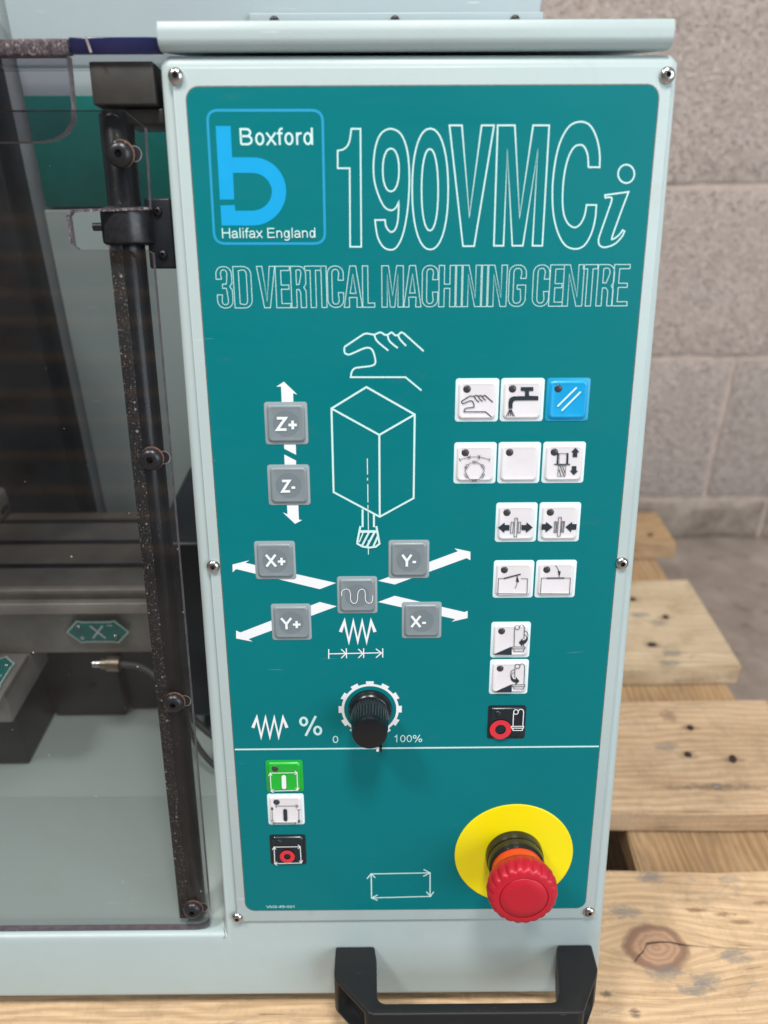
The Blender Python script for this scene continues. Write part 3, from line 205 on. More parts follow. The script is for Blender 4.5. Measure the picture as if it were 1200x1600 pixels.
def _handle():
    t = NT('handle_black'); c = t.coords()
    sc = t.noise(t.mapping(c, (60, 260, 260), rot=(0, .3, .5)), 1.0, 4, .7)
    dust = t.noise(c, 700, 3, .7)
    b = t.mix(t.math('MULTIPLY', t.ramp(dust, [(.62, (0,0,0,1)), (.8, (1,1,1,1))]), .35), (.010, .011, .013, 1), (.09,.085,.08,1))
    b = t.mix(t.math('MULTIPLY', t.ramp(sc, [(.66, (0,0,0,1)), (.72, (1,1,1,1))]), .3), b, (.16,.16,.16,1))
    t.set(base=b, rough=.5, spec=.35); t.bump(dust, .12, .0003); MAT['handle_black'] = t.m
_handle()
def _rod():
    t = NT('rod_black'); c = t.coords()
    sp = t.n('ShaderNodeTexVoronoi'); t.l(t.mapping(c, (1,1,.6)), sp.inputs['Vector']); sp.inputs['Scale'].default_value = 520
    dots = t.ramp(sp.outputs['Distance'], [(.16, (1,1,1,1)), (.24, (0,0,0,1))])
    keep = t.ramp(t.noise(c, 90, 4, .75), [(.56, (0,0,0,1)), (.70, (1,1,1,1))])
    f = t.math('MULTIPLY', t.math('MULTIPLY', dots, keep), .8)
    b = t.mix(f, (.008, .009, .012, 1), (.30,.24,.20,1))
    t.set(base=b, rough=t.math('MULTIPLY_ADD', t.noise(c, 90, 4), .2, .2)); t.bump(t.noise(c, 600, 3), .15, .0003)
    MAT['rod_black'] = t.m
    t = NT('seal_black'); c = t.coords()
    b = (.010, .010, .012, 1)
    for sc_, th, col_ in ((900, .55, (.42,.33,.27,1)), (1500, .45, (.33,.27,.23,1)), (520, .84, (.58,.50,.43,1))):
        vo = t.n('ShaderNodeTexVoronoi'); t.l(c, vo.inputs['Vector']); vo.inputs['Scale'].default_value = sc_
        sp = t.n('ShaderNodeSeparateColor'); t.l(vo.outputs['Color'], sp.inputs[0])
        k = t.math('MULTIPLY', t.math('LESS_THAN', vo.outputs['Distance'], t.math('MULTIPLY', sp.outputs[1], .42)), t.math('GREATER_THAN', sp.outputs[0], th))
        k = t.math('MULTIPLY', k, t.math('MULTIPLY_ADD', sp.outputs[2], .6, .2))
        b = t.mix(k, b, col_)
    t.set(base=b, rough=.6); MAT['seal_black'] = t.m
_rod()
def _acrylic(name, tint, spec_amt=1.0, dusty=1.0):
    t = NT(name); c = t.coords()
    tr = t.n('ShaderNodeBsdfTransparent'); tr.inputs[0].default_value = (*tint, 1)
    gl = t.n('ShaderNodeBsdfGlossy'); gl.inputs['Roughness'].default_value = .035
    fr = t.n('ShaderNodeFresnel'); fr.inputs[0].default_value = 1.49
    geo = t.n('ShaderNodeNewGeometry')
    fac = t.math('MULTIPLY', fr.outputs[0], t.math('SUBTRACT', 1.0, geo.outputs['Backfacing']))
    fac = t.math('MULTIPLY', fac, spec_amt)
    mx = t.n('ShaderNodeMixShader'); t.l(fac, mx.inputs[0]); t.l(tr.outputs[0], mx.inputs[1]); t.l(gl.outputs[0], mx.inputs[2])
    # dust specks, haze and wipe marks lying on the outer face
    df = t.n('ShaderNodeBsdfDiffuse'); df.inputs[0].default_value = (.62, .60, .57, 1)
    vo = t.n('ShaderNodeTexVoronoi'); t.l(c, vo.inputs['Vector']); vo.inputs['Scale'].default_value = 210
    vo.inputs['Randomness'].default_value = 1
    sepc = t.n('ShaderNodeSeparateColor'); t.l(vo.outputs['Color'], sepc.inputs[0])
    pick = t.math('GREATER_THAN', sepc.outputs[0], .90)
    spk = t.math('MULTIPLY', t.math('LESS_THAN', vo.outputs['Distance'], t.math('MULTIPLY', sepc.outputs[1], .13)), pick)
    cl = t.ramp(t.noise(c, 14, 3), [(.35, (.12,)*3+(1,)), (.65, (1,1,1,1))])
    spk = t.math('MULTIPLY', spk, cl)
    hz = t.math('MULTIPLY', t.ramp(t.noise(c, 7, 5, .65), [(.38, (0,0,0,1)), (.75, (1,1,1,1))]), .022)
    hz = t.math('ADD', hz, .003)
    scr = t.noise(t.mapping(c, (7, 240, 1), rot=(0, 0, -.06)), 1.0, 4, .6, .4)
    hz = t.math('ADD', hz, t.math('MULTIPLY', t.ramp(scr, [(.70, (0,0,0,1)), (.75, (1,1,1,1))]), .12))
    f2 = t.math('MULTIPLY', t.math('MAXIMUM', t.math('MULTIPLY', spk, .75), hz), dusty)
    f2 = t.math('MULTIPLY', f2, t.math('SUBTRACT', 1.0, geo.outputs['Backfacing']))
    m2 = t.n('ShaderNodeMixShader'); t.l(f2, m2.inputs[0]); t.l(mx.outputs[0], m2.inputs[1]); t.l(df.outputs[0], m2.inputs[2])
    t.l(m2.outputs[0], t.out.inputs[0]); MAT[name] = t.m
_acrylic('acrylic', (.83, .835, .84), .82)
_acrylic('acrylic_upper', (.80, .77, .80), 1.0, .8)
_acrylic('acrylic_top', (.82, .81, .82), 1.0, .5)
plain('slot_rim', (.15, .14, .135, 1), .5, var=.3, vscale=300)
plain('acrylic_edge', (.15, .125, .145, 1), .14, var=.3, vscale=200)
plain('acrylic_edge_light', (.30, .25, .27, 1), .3, var=.3, vscale=300)
plain('acrylic_navy', (.014, .016, .060, 1), .12, var=.25, vscale=20)
def _sawn():
    t = NT('sawn_edge'); c = t.coords()
    nz = t.noise(t.mapping(c, (1, 1, .7)), 480, 5, .75, 1.2)
    t.set(base=t.ramp(nz, [(.40, (.03,.022,.03)), (.55, (.10,.075,.085)), (.68, (.55,.46,.45))]), rough=.25)
    t.bump(nz, .8, .001); MAT['sawn_edge'] = t.m
_sawn()
def _concrete():
    t = NT('block_concrete'); c = t.coords()
    oi = t.n('ShaderNodeObjectInfo')
    cc = t.n('ShaderNodeVectorMath'); cc.operation = 'ADD'; t.l(c, cc.inputs[0]); t.l(oi.outputs['Location'], cc.inputs[1])
    c2 = cc.outputs[0]
    big = t.noise(c2, 9, 4, .6); mid = t.noise(c2, 80, 7, .82); vo = t.n('ShaderNodeTexVoronoi'); t.l(c2, vo.inputs['Vector']); vo.inputs['Scale'].default_value = 190
    pit = t.ramp(t.noise(c2, 210, 4, .75), [(.33, (0,0,0,1)), (.45, (1,1,1,1))])
    b = t.ramp(mid, [(.3, (.39,.315,.285)), (.5, (.55,.465,.425)), (.72, (.72,.625,.58))])
    b = t.mix(t.ramp(big, [(.35, (0,0,0,1)), (.7, (.55,.55,.55,1))]), b, (.50,.445,.42,1))
    b = t.mix(t.math('MULTIPLY', t.math('SUBTRACT', 1.0, pit), .48), b, (.20,.16,.14,1))
    b = t.mix(t.math('MULTIPLY', oi.outputs['Random'], .22), b, (.33,.31,.30,1))
    t.set(base=b, rough=.92, spec=.2)
    h = t.math('ADD', t.math('MULTIPLY', mid, .8), t.math('ADD', t.math('MULTIPLY', pit, .35), t.math('MULTIPLY', vo.outputs['Distance'], .3)))
    t.bump(h, 1.0, .006); MAT['block_concrete'] = t.m
    t = NT('block_mottled'); c = t.coords()  # darker, brown mottled variant for the bottom course of blocks
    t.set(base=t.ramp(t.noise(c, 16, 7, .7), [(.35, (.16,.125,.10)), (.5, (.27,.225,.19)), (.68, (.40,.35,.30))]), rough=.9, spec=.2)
    t.bump(t.noise(c, 60, 5, .7), .6, .003); MAT['block_mottled'] = t.m
    t = NT('mortar'); c = t.coords()
    nz = t.noise(c, 60, 5, .6)
    t.set(base=t.ramp(nz, [(.3, (.40,.33,.29)), (.7, (.52,.44,.40))]), rough=.9, spec=.2); t.bump(t.noise(c, 300, 4), .5, .001); MAT['mortar'] = t.m
    t = NT('floor_concrete'); c = t.coords()
    nz = t.noise(c, 9, 7, .65); sp = t.noise(c, 90, 4, .6); ag = t.noise(c, 33, 3, .5)
    b = t.ramp(nz, [(.3, (.20,.158,.130)), (.5, (.30,.245,.21)), (.72, (.41,.345,.30))])
    b = t.mix(t.math('MULTIPLY', t.ramp(sp, [(.6, (0,0,0,1)), (.75, (1,1,1,1))]), .4), b, (.45,.40,.36,1))
    b = t.mix(t.math('MULTIPLY', t.ramp(ag, [(.28, (1,1,1,1)), (.42, (0,0,0,1))]), .45), b, (.10,.08,.07,1))
    t.set(base=b, rough=.7, spec=.3); t.bump(nz, .4, .003); MAT['floor_concrete'] = t.m
_concrete()
SPOT = {'b': (.013, .006, (.17,.185,.195,1), .62), 'd': (.0045, .003, (.07,.06,.05,1), .8), 'w': (.009, .0022, (.22,.13,.07,1), .75),
        'k': (.0085, .0095, (.27,.175,.12,1), .75), 'h': (.011, .0050, (.20,.13,.085,1), .6), 's': (.055, .0042, (.17,.12,.085,1), .75)}
def wood(name, light, dark, knot=None, stain=.5, spots=()):
    t = NT(name); c0 = t.coords()
    oi = t.n('ShaderNodeObjectInfo')
    off = t.n('ShaderNodeVectorMath'); off.operation = 'SCALE'; t.l(oi.outputs['Location'], off.inputs[0]); off.inputs[3].default_value = 7.3
    ad = t.n('ShaderNodeVectorMath'); ad.operation = 'ADD'; t.l(c0, ad.inputs[0]); t.l(off.outputs[0], ad.inputs[1]); c = ad.outputs[0]
    if knot:   # push the grain round the knot
        sx = t.n('ShaderNodeSeparateXYZ'); t.l(c0, sx.inputs[0])
        dx = t.math('SUBTRACT', sx.outputs[0], knot[0]); dy = t.math('SUBTRACT', sx.outputs[1], knot[1])
        wob = t.math('MULTIPLY', t.math('SUBTRACT', t.noise(c0, 45, 3), .5), .012)
        rr = t.math('MULTIPLY', 1.08, t.math('SQRT', t.math('ADD', t.math('POWER', t.math('MULTIPLY', dx, .72), 2.0), t.math('POWER', dy, 2.0))))
        rr = t.math('ADD', rr, wob)
        env = t.math('POWER', 2.718, t.math('MULTIPLY', rr, -26.0))
        push = t.math('MULTIPLY', env, t.math('MULTIPLY', t.math('SIGN', dy), .030))
        cb = t.n('ShaderNodeCombineXYZ'); t.l(push, cb.inputs[1])
        a2 = t.n('ShaderNodeVectorMath'); a2.operation = 'SUBTRACT'; t.l(c, a2.inputs[0]); t.l(cb.outputs[0], a2.inputs[1]); c = a2.outputs[0]
    warp = t.noise(t.mapping(c, (3.2, 9, 3)), 1.0, 3, .5)
    wv = t.n('ShaderNodeTexWave'); wv.wave_type = 'BANDS'; wv.bands_direction = 'Y'
    t.l(t.mapping(c, (.35, 1, .4)), wv.inputs['Vector']); wv.inputs['Scale'].default_value = 46; wv.inputs['Distortion'].default_value = 14
    wv.inputs['Detail'].default_value = 3; wv.inputs['Detail Scale'].default_value = .35; wv.inputs['Detail Roughness'].default_value = .6
    fib = t.noise(t.mapping(c, (14, 520, 300)), 1.0, 5, .65)
    blot = t.noise(t.mapping(c, (7, 20, 10)), 1.0, 5, .6, .5)
    fac = t.math('ADD', t.math('MULTIPLY', wv.outputs['Fac'], .13), t.math('ADD', t.math('MULTIPLY', fib, .50), t.math('MULTIPLY', blot, .52)))
    b = t.ramp(fac, [(.42, dark), (.57, tuple((x+y)/2 for x, y in zip(light, dark))), (.70, light)])
    st = t.ramp(t.noise(t.mapping(c, (16, 30, 20)), 1.0, 6, .7, 1.0), [(.60, (0,0,0,1)), (.68, (1,1,1,1))])
    b = t.mix(t.math('MULTIPLY', st, .55*stain), b, (.24,.235,.22,1))
    saw = t.noise(t.mapping(c, (420, 6, 40), rot=(0,0,.12)), 1.0, 3, .6)
    b = t.mix(t.math('MULTIPLY', t.ramp(saw, [(.5, (0,0,0,1)), (.7, (1,1,1,1))]), .16), b, dark if len(dark) == 4 else (*dark, 1))
    gr = t.ramp(t.noise(c, 38, 7, .78), [(.50, (0,0,0,1)), (.70, (1,1,1,1))])
    b = t.mix(t.math('MULTIPLY', gr, .5), b, (.26,.19,.125,1))
    pale = t.ramp(t.noise(t.mapping(c, (9, 26, 9)), 1.0, 6, .75), [(.52, (0,0,0,1)), (.72, (1,1,1,1))])
    b = t.mix(t.math('MULTIPLY', pale, .25), b, (.80,.66,.48,1))
    ck = t.ramp(t.noise(t.mapping(c, (24, 420, 60)), 1.0, 3, .5), [(.70, (0,0,0,1)), (.76, (1,1,1,1))])
    b = t.mix(t.math('MULTIPLY', ck, .4), b, (.10,.06,.035,1))
    hgt = fib
    if knot:
        rings = t.math('SINE', t.math('MULTIPLY', rr, 1500.0))
        inr = t.ramp(rr, [(.0160, (1,1,1,1)), (.0180, (0,0,0,1))])
        rim = t.ramp(rr, [(.0135, (0,0,0,1)), (.0165, (1,1,1,1)), (.0185, (0,0,0,1))])
        halo = t.ramp(rr, [(.017, (1,1,1,1)), (.030, (0,0,0,1))])
        b = t.mix(t.math('MULTIPLY', halo, .5), b, (.50,.35,.21,1))
        kc = t.mix(t.math('MULTIPLY_ADD', rings, .22, .28), (.47,.285,.19,1), (.20,.10,.07,1))
        b = t.mix(t.math('MULTIPLY', inr, .85), b, kc)
        b = t.mix(t.math('MULTIPLY', rim, .92), b, (.115,.058,.042,1))
    if spots:
        if not knot: sx = t.n('ShaderNodeSeparateXYZ'); t.l(c0, sx.inputs[0])
        wb1 = t.math('MULTIPLY', t.math('SUBTRACT', t.noise(t.mapping(c0, (110, 190, 100), rot=(0,0,.8)), 1.0, 6, .8, .8), .5), 5.0)
        for x_, y_, k_ in spots:
            rx, ry, col_, am = SPOT[k_]
            ex = t.math('MULTIPLY', t.math('SUBTRACT', sx.outputs[0], x_), 1/rx); ey = t.math('MULTIPLY', t.math('SUBTRACT', sx.outputs[1], y_), 1/ry)
            q_ = t.math('ADD', t.math('ADD', t.math('MULTIPLY', ex, ex), t.math('MULTIPLY', ey, ey)), wb1)
            b = t.mix(t.math('MULTIPLY', t.ramp(t.math('MULTIPLY', q_, .5), [(.02, (1,1,1,1)), (.55, (0,0,0,1))]), am), b, col_)
    b = t.mix(t.math('MULTIPLY', oi.outputs['Random'], .18), b, (.30,.20,.13,1))
    t.set(base=b, rough=.78, spec=.25)
    t.bump(t.math('ADD', hgt, t.math('MULTIPLY_ADD', saw, .5, t.math('MULTIPLY', ck, -1.0))), .6, .0016); MAT[name] = t.m; return t.m
wood('wood_light', (.72, .52, .34), (.44, .295, .175), stain=.5, spots=[(.4375,.0453,'k'),(.4526,.0292,'h'),(.4391,-.0041,'h'),(.4776,-.0097,'h'),(.4513,-.0405,'s'),(.4224,.0069,'b')])
wood('wood_pale', (.78, .64, .45), (.50, .37, .235), stain=1.0, spots=[(.4775,-.0045,'b'),(.4573,-.044,'h'),(.4879,.005,'h'),(.4608,.0402,'h'),(.4755,-.0582,'b'),(.4677,-.0737,'b'),(.4602,.0101,'b')])
wood('wood_amber', (.54, .36, .20), (.30, .18, .09), stain=.5)
wood('wood_knotty', (.78, .56, .35), (.47, .315, .185), knot=(.352, .0140), stain=1.0, spots=[(.3654,.069,'b'),(.4067,.0076,'b'),(.3791,-.0089,'b'),(.3688,-.0147,'b'),(.3247,-.0299,'d'),(.4099,.0384,'w'),(.4201,.0324,'w'),(.3913,.0415,'w'),(.3091,-.0172,'d'),(.441,.0472,'w'),(.3529,-.0035,'b'),(.3368,.0405,'b')])
plain('stack_wood', (.86, .56, .36, 1), .6, var=.2, vscale=12)
wood('wood_old', (.34, .25, .17), (.17, .11, .07), stain=.6)

# ---------------------------------------------------------------- object making
def mesh(name, vs, fs, mats, smooth=False, fm=None):
    me = bpy.data.meshes.new(name); me.from_pydata([tuple(v) for v in vs], [], fs); me.update()
    for mm in ([mats] if isinstance(mats, str) else mats): me.materials.append(MAT[mm])
    if fm: 
        for p, i in zip(me.polygons, fm): p.material_index = i
    if smooth: me.shade_smooth() if hasattr(me, 'shade_smooth') else None
    return me
def shade(me, ang=35):
    for p in me.polygons: p.use_smooth = True
    bm = bmesh.new(); bm.from_mesh(me)
    for e in bm.edges:
        e.smooth = (len(e.link_faces) == 2 and e.calc_face_angle(0) < R(ang))
    bm.to_mesh(me); bm.free()
def link(name, me, parent=None, loc=(0,0,0), rot=(0,0,0), label=None):
    o = bpy.data.objects.new(name, me); COL.objects.link(o)
    if parent: o.parent = parent
    o.location = loc; o.rotation_euler = rot
    if label: o['label'] = label
    return o
def thing(name, loc, label, cat):
    o = bpy.data.objects.new(name, None); COL.objects.link(o); o.location = loc
    o['label'] = label; o['category'] = cat; o.empty_display_size = .02; return o

def rr2(w, h, r, k=5):
    """rounded rectangle outline, counter-clockwise, centred"""
    out = []
    for cx, cy, a0 in ((w/2-r, h/2-r, 0), (-w/2+r, h/2-r, 90), (-w/2+r, -h/2+r, 180), (w/2-r, -h/2+r, 270)):
        for i in range(k+1):
            a = R(a0+90*i/k); out.append((cx+r*math.cos(a), cy+r*math.sin(a)))
    return out
def stack(outlines, cap_top=True, cap_bot=False):
    """outlines: list of (list of (x,y), z) with equal counts -> verts, faces (mm)"""
    vs, fs = [], []; N = len(outlines[0][0])
    for pts, z in outlines: vs += [(x*.001, y*.001, z*.001) for x, y in pts]
    for k in range(len(outlines)-1):
        a, b = k*N, (k+1)*N
        for i in range(N): j = (i+1) % N; fs.append((a+i, a+j, b+j, b+i))
    if cap_top: fs.append(tuple(range((len(outlines)-1)*N, len(outlines)*N)))
    if cap_bot: fs.append(tuple(reversed(range(N))))
    return vs, fs
def circ(r, n=32, c=(0, 0)):
    return [(c[0]+r*math.cos(2*math.pi*i/n), c[1]+r*math.sin(2*math.pi*i/n)) for i in range(n)]
def lathe(prof, n=32, c=(0,0), top=True):
    return stack([(circ(r, n, c), z) for r, z in prof], top)
def box_mesh(name, x0, x1, y0, y1, z0, z1, mat, bev=.001, seg=2):
    bm = bmesh.new(); bmesh.ops.create_cube(bm, size=1)
    for v in bm.verts: v.co = Vector(((x0+x1)/2+v.co.x*(x1-x0), (y0+y1)/2+v.co.y*(y1-y0), (z0+z1)/2+v.co.z*(z1-z0)))
    if bev: bmesh.ops.bevel(bm, geom=bm.edges[:], offset=bev, segments=seg, affect='EDGES', profile=.5)
    me = bpy.data.meshes.new(name); bm.to_mesh(me); bm.free(); me.materials.append(MAT[mat]); shade(me, 50); return me
def prism(name, pts, a, b, mat, axis='n', bev=0, seg=3, edge_mat=None, ang=40):
    """extrude a 2D outline: axis n -> (u,v) outline from n=a to b; axis v -> (u,n) outline, v from a to b; axis x -> world (y,z)"""
    conv = {'n': lambda p, t: (p[0]*.001, p[1]*.001, t*.001), 'v': lambda p, t: (p[0]*.001, t*.001, p[1]*.001),
            'x': lambda p, t: (t, p[0], p[1])}[axis]
    N = len(pts); bm = bmesh.new()
    A = [bm.verts.new(conv(p, a)) for p in pts]; B = [bm.verts.new(conv(p, b)) for p in pts]
    sides = [bm.faces.new((A[i], A[(i+1) % N], B[(i+1) % N], B[i])) for i in range(N)]
    bm.faces.new(B); bm.faces.new(list(reversed(A)))
    if edge_mat:
        for f in sides: f.material_index = 1
    bmesh.ops.recalc_face_normals(bm, faces=bm.faces[:])
    if bev:
        es = [e for e in bm.edges if all(v in B for v in e.verts)] if bev > 0 else bm.edges[:]
        bmesh.ops.bevel(bm, geom=es, offset=abs(bev)*(1 if axis == 'x' else .001), segments=seg, affect='EDGES', profile=.5)
    me = bpy.data.meshes.new(name); bm.to_mesh(me); bm.free(); me.materials.append(MAT[mat])
    if edge_mat: me.materials.append(MAT[edge_mat])
    shade(me, ang); return me

def ribbon(pts, w, z, closed=False, vs=None, fs=None):
    """flat stroke of width w (mm) along pts with mitred corners"""
    vs = [] if vs is None else vs; fs = [] if fs is None else fs
    P = [Vector(p) for p in pts]
    if not closed and len(P) > 2 and (P[0]-P[-1]).length < 1e-4: P = P[:-1]; closed = True
    Q = [P[0]]
    for p in P[1:]:
        if (p-Q[-1]).length > .03: Q.append(p)
    if closed and (Q[0]-Q[-1]).length < .03: Q.pop()
    P = Q; N = len(P); b = len(vs)
    for i, p in enumerate(P):
        a = P[i-1] if (closed or i > 0) else None; c = P[(i+1) % N] if (closed or i < N-1) else None
        d1 = (p-a).normalized() if a is not None else None; d2 = (c-p).normalized() if c is not None else None
        if d1 is None: d1 = d2
        if d2 is None: d2 = d1
        n1 = Vector((-d1.y, d1.x)); n2 = Vector((-d2.y, d2.x)); s = n1+n2
        if s.length < .05: s = n1.copy()
        s.normalize(); k = min(2.6, 1/max(.3, s.dot(n1)))
        o = s*(w/2*k)
        vs.append(((p.x+o.x)*.001, (p.y+o.y)*.001, z*.001)); vs.append(((p.x-o.x)*.001, (p.y-o.y)*.001, z*.001))
    for i in range(N if closed else N-1):
        j = (i+1) % N; fs.append((b+2*i, b+2*i+1, b+2*j+1, b+2*j))
    return vs, fs
def strokes(items, z=.2, vs=None, fs=None):
    vs = [] if vs is None else vs; fs = [] if fs is None else fs
    for i, (p, wd) in enumerate(items): ribbon(p, wd, z+i*.012, False, vs, fs)
    return vs, fs
def fills(polys, z=.2, vs=None, fs=None):
    vs = [] if vs is None else vs; fs = [] if fs is None else fs
    from mathutils.geometry import tessellate_polygon
    for i, p in enumerate(polys):
        b = len(vs); vs += [(x*.001, y*.001, (z+i*.012)*.001) for x, y in p]
        for tri in tessellate_polygon([[Vector((x, y, 0)) for x, y in p]]):
            q = [Vector(p[k]) for k in tri]
            cr = (q[1]-q[0]).cross(q[2]-q[0])
            fs.append(tuple(b+k for k in (tri if cr > 0 else tri[::-1])))
    return vs, fs
def fixn(me):
    bm = bmesh.new(); bm.from_mesh(me)
    fl = [f for f in bm.faces if f.normal.z < 0]
    if fl: bmesh.ops.reverse_faces(bm, faces=fl)
    bm.to_mesh(me); bm.free(); return me
def _e(cx, cy, rx, ry, a0, a1, n=10):
    return [(cx+rx*math.cos(R(a0+(a1-a0)*i/n)), cy+ry*math.sin(R(a0+(a1-a0)*i/n))) for i in range(n+1)]
XH = .73
_bowl = lambda cx: _e(cx, XH/2, .225, XH/2-.045, 0, 360, 20)
# plain grotesque letters as centre-line strokes on a cap height of 1: (advance, strokes)
GLY = {
 ' ': (.38, []), '-': (.46, [[(.06,.38),(.40,.38)]]), '+': (.80, [[(.08,.42),(.72,.42)],[(.40,.10),(.40,.74)]]),
 'B': (.93, [[(.12,.06),(.12,.94),(.50,.94)]+_e(.50,.735,.235,.205,90,-90)+[(.12,.53)], [(.50,.53)]+_e(.53,.295,.27,.235,90,-90)+[(.12,.06)]]),
 'H': (1.0, [[(.13,0),(.13,1)],[(.85,0),(.85,1)],[(.13,.53),(.85,.53)]]),
 'E': (.92, [[(.84,.06),(.13,.06),(.13,.94),(.80,.94)],[(.13,.52),(.76,.52)]]),
 'Z': (.86, [[(.08,.92),(.74,.92),(.08,.08),(.78,.08)]]), 'X': (.94, [[(.05,0),(.85,1)],[(.85,0),(.05,1)]]),
 'Y': (.92, [[(.04,1),(.46,.46),(.88,1)],[(.46,.46),(.46,0)]]), 'V': (.92, [[(.04,1),(.46,.03),(.88,1)]]),
 'M': (1.14, [[(.12,0),(.12,.98),(.56,.05),(1.0,.98),(1.0,0)]]),
 'o': (.77, [_bowl(.385)]),
 'd': (.77, [_e(.34,XH/2,.215,XH/2-.045,0,360,20), [(.61,0),(.61,1)]]),
 'g': (.77, [_e(.34,XH/2,.215,XH/2-.045,0,360,20), [(.61,XH),(.61,-.02)]+_e(.345,-.03,.265,.20,0,-150,9)]),
 'a': (.77, [[(.115,.52)]+_e(.36,.51,.235,.18,150,10,8)+[(.60,.40),(.60,.14),(.66,.0)], [(.60,.40),(.33,.37)]+_e(.30,.215,.20,.165,95,270,8)+[(.42,.07),(.60,.21)]]),
 'x': (.70, [[(.05,0),(.63,XH)],[(.63,0),(.05,XH)]]),
 'f': (.39, [[(.18,0),(.18,.80)]+_e(.35,.80,.17,.155,180,90,6)+[(.40,.95)], [(.02,XH-.05),(.38,XH-.05)]]),
 'r': (.47, [[(.13,0),(.13,XH)], [(.13,.42)]+_e(.36,.42,.23,.26,180,85,6)+[(.43,.665)]]),
 'l': (.31, [[(.15,0),(.15,1)]]), 'i': (.31, [[(.15,0),(.15,XH)],[(.15,.89),(.15,1)]]),
 'n': (.77, [[(.13,0),(.13,XH)], [(.13,.44)]+_e(.37,.44,.235,.235,180,0,8)+[(.605,0)]]),
 '0': (.77, [_e(.385,.5,.265,.445,0,360,24)]),
 '1': (.77, [[(.16,.74),(.33,.82),(.43,.98),(.43,0)]]),
 '2': (.77, [_e(.38,.71,.26,.235,170,-20,9)+[(.50,.40),(.12,.06),(.68,.06)]]),
 '4': (.77, [[(.52,0),(.52,.96),(.07,.28),(.72,.28)]]),
 '9': (.77, [_e(.38,.67,.245,.275,0,360,20), [(.625,.67)]+_e(.37,.42,.255,.37,30,-150,10)]),
 '%': (1.24, [_e(.27,.74,.165,.205,0,360,16), _e(.95,.25,.165,.205,0,360,16), [(.34,-.03),(.88,1.03)]])}
def text_mesh(name, s, x0, x1, base, h, z, mat, bold=.13):
    x, items = 0, []
    for ch in s:
        adv, st = GLY[ch]
        items += [[(x+a, b_) for a, b_ in p] for p in st]; x += adv
    lo = min(a for p in items for a, _ in p)-bold/2; hi = max(a for p in items for a, _ in p)+bold/2
    k = (x1-x0)/(hi-lo)
    out = [([(x0+(a-lo)*k, base+b_*h) for a, b_ in p], bold*h) for p in items]
    v, f = strokes(out, z); return fixn(mesh(name, v, f, mat))

# ================================================================= SETTING
def structure(o): o['kind'] = 'structure'; return o
fl = structure(link('floor', mesh('floor', [(-4,-3,0),(4,-3,0),(4,1.3,0),(-4,1.3,0)], [(0,1,2,3)], 'floor_concrete')))
fl['label'] = 'bare brown grey concrete floor'
WY = 1.134
wall = structure(link('wall', mesh('wall', [(-3,WY+.006,0),(3,WY+.006,0),(3,WY+.006,2.8),(-3,WY+.006,2.8)], [(0,1,2,3)], 'mortar')))
wall['label'] = 'wall of rough concrete blocks with raked mortar joints'
bw, bh, jt = .486, .2425, .0105
def block_mesh(k, w, h):
    rnd = random.Random(k); nx, nz = 20, 10
    bm = bmesh.new(); g = []
    for j in range(nz+1):
        for i in range(nx+1):
            x = -w/2+w*i/nx; z = -h/2+h*j/nz
            e = (i in (0, nx) or j in (0, nz)); y = (.0035 if e else 0)+rnd.uniform(-.0008, .0008)
            if e: x += rnd.uniform(-.0012, .0012) if i in (0, nx) else 0; z += rnd.uniform(-.0012, .0012) if j in (0, nz) else 0
            g.append(bm.verts.new((x, y, z)))
    for j in range(nz):
        for i in range(nx):
            a = j*(nx+1)+i; bm.faces.new((g[a], g[a+1], g[a+nx+2], g[a+nx+1]))
    edge = [e for e in bm.edges if len(e.link_faces) == 1]
    r = bmesh.ops.extrude_edge_only(bm, edges=edge)
    for v in r['geom']:
        if isinstance(v, bmesh.types.BMVert): v.co.y = .02
    me = bpy.data.meshes.new('block'); bm.to_mesh(me); bm.free(); me.materials.append(MAT['block_concrete']); shade(me, 60); return me
BM = [block_mesh(k, bw-jt, bh-jt) for k in range(3)]; BL = block_mesh(9, bw-jt, .0765-.010); BL.materials[0] = MAT['block_mottled']
for row in range(-1, 5):
    z = .0785 + bh*(row+.5) if row >= 0 else .0765/2-.002
    for i in range(-2, 3):
        x = .627 + bw*(i+.5) + (bw/2 if row % 2 else 0)
        if row < 0: x = .627+bw*(i+.5)+.11
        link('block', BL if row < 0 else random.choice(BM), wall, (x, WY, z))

# ================================================================= PALLET
PT = .1555
pal = thing('pallet', (.05, .55, 0), 'worn pine pallet of wide boards that the milling machine stands on', 'pallet')
def pl(o): return o
def board(x0, x1, y0, y1, z0, z1, mat, name='deck_board', label=None, along='x'):
    """a slightly uneven plank; its own axes run with the grain"""
    Lx, Ly = (x1-x0, y1-y0); rnd = random.Random(int((x0*7+y0*31+z0*13)*1000))
    bm = bmesh.new(); bmesh.ops.create_cube(bm, size=1)
    ln, wd = (Lx, Ly) if along == 'x' else (Ly, Lx)
    for v in bm.verts: v.co = Vector((v.co.x*ln, v.co.y*wd, v.co.z*(z1-z0)))
    es = [e for e in bm.edges if abs(e.verts[0].co.x-e.verts[1].co.x) > .1]
    bmesh.ops.subdivide_edges(bm, edges=es, cuts=24)
    bmesh.ops.bevel(bm, geom=[e for e in bm.edges if e.calc_face_angle(0) > .5], offset=.0018, segments=2, affect='EDGES')
    for v in bm.verts:
        v.co.y += .0009*math.sin(v.co.x*23+rnd.random())+rnd.uniform(-.0007, .0007); v.co.z += .0006*math.sin(v.co.x*11)
    me = bpy.data.meshes.new(name); bm.to_mesh(me); bm.free(); me.materials.append(MAT[mat]); shade(me, 40)
    return link(name, me, pal, ((x0+x1)/2-.05, (y0+y1)/2-.55, (z0+z1)/2), (0, 0, 0 if along == 'x' else R(90)), label)
XL = -.62
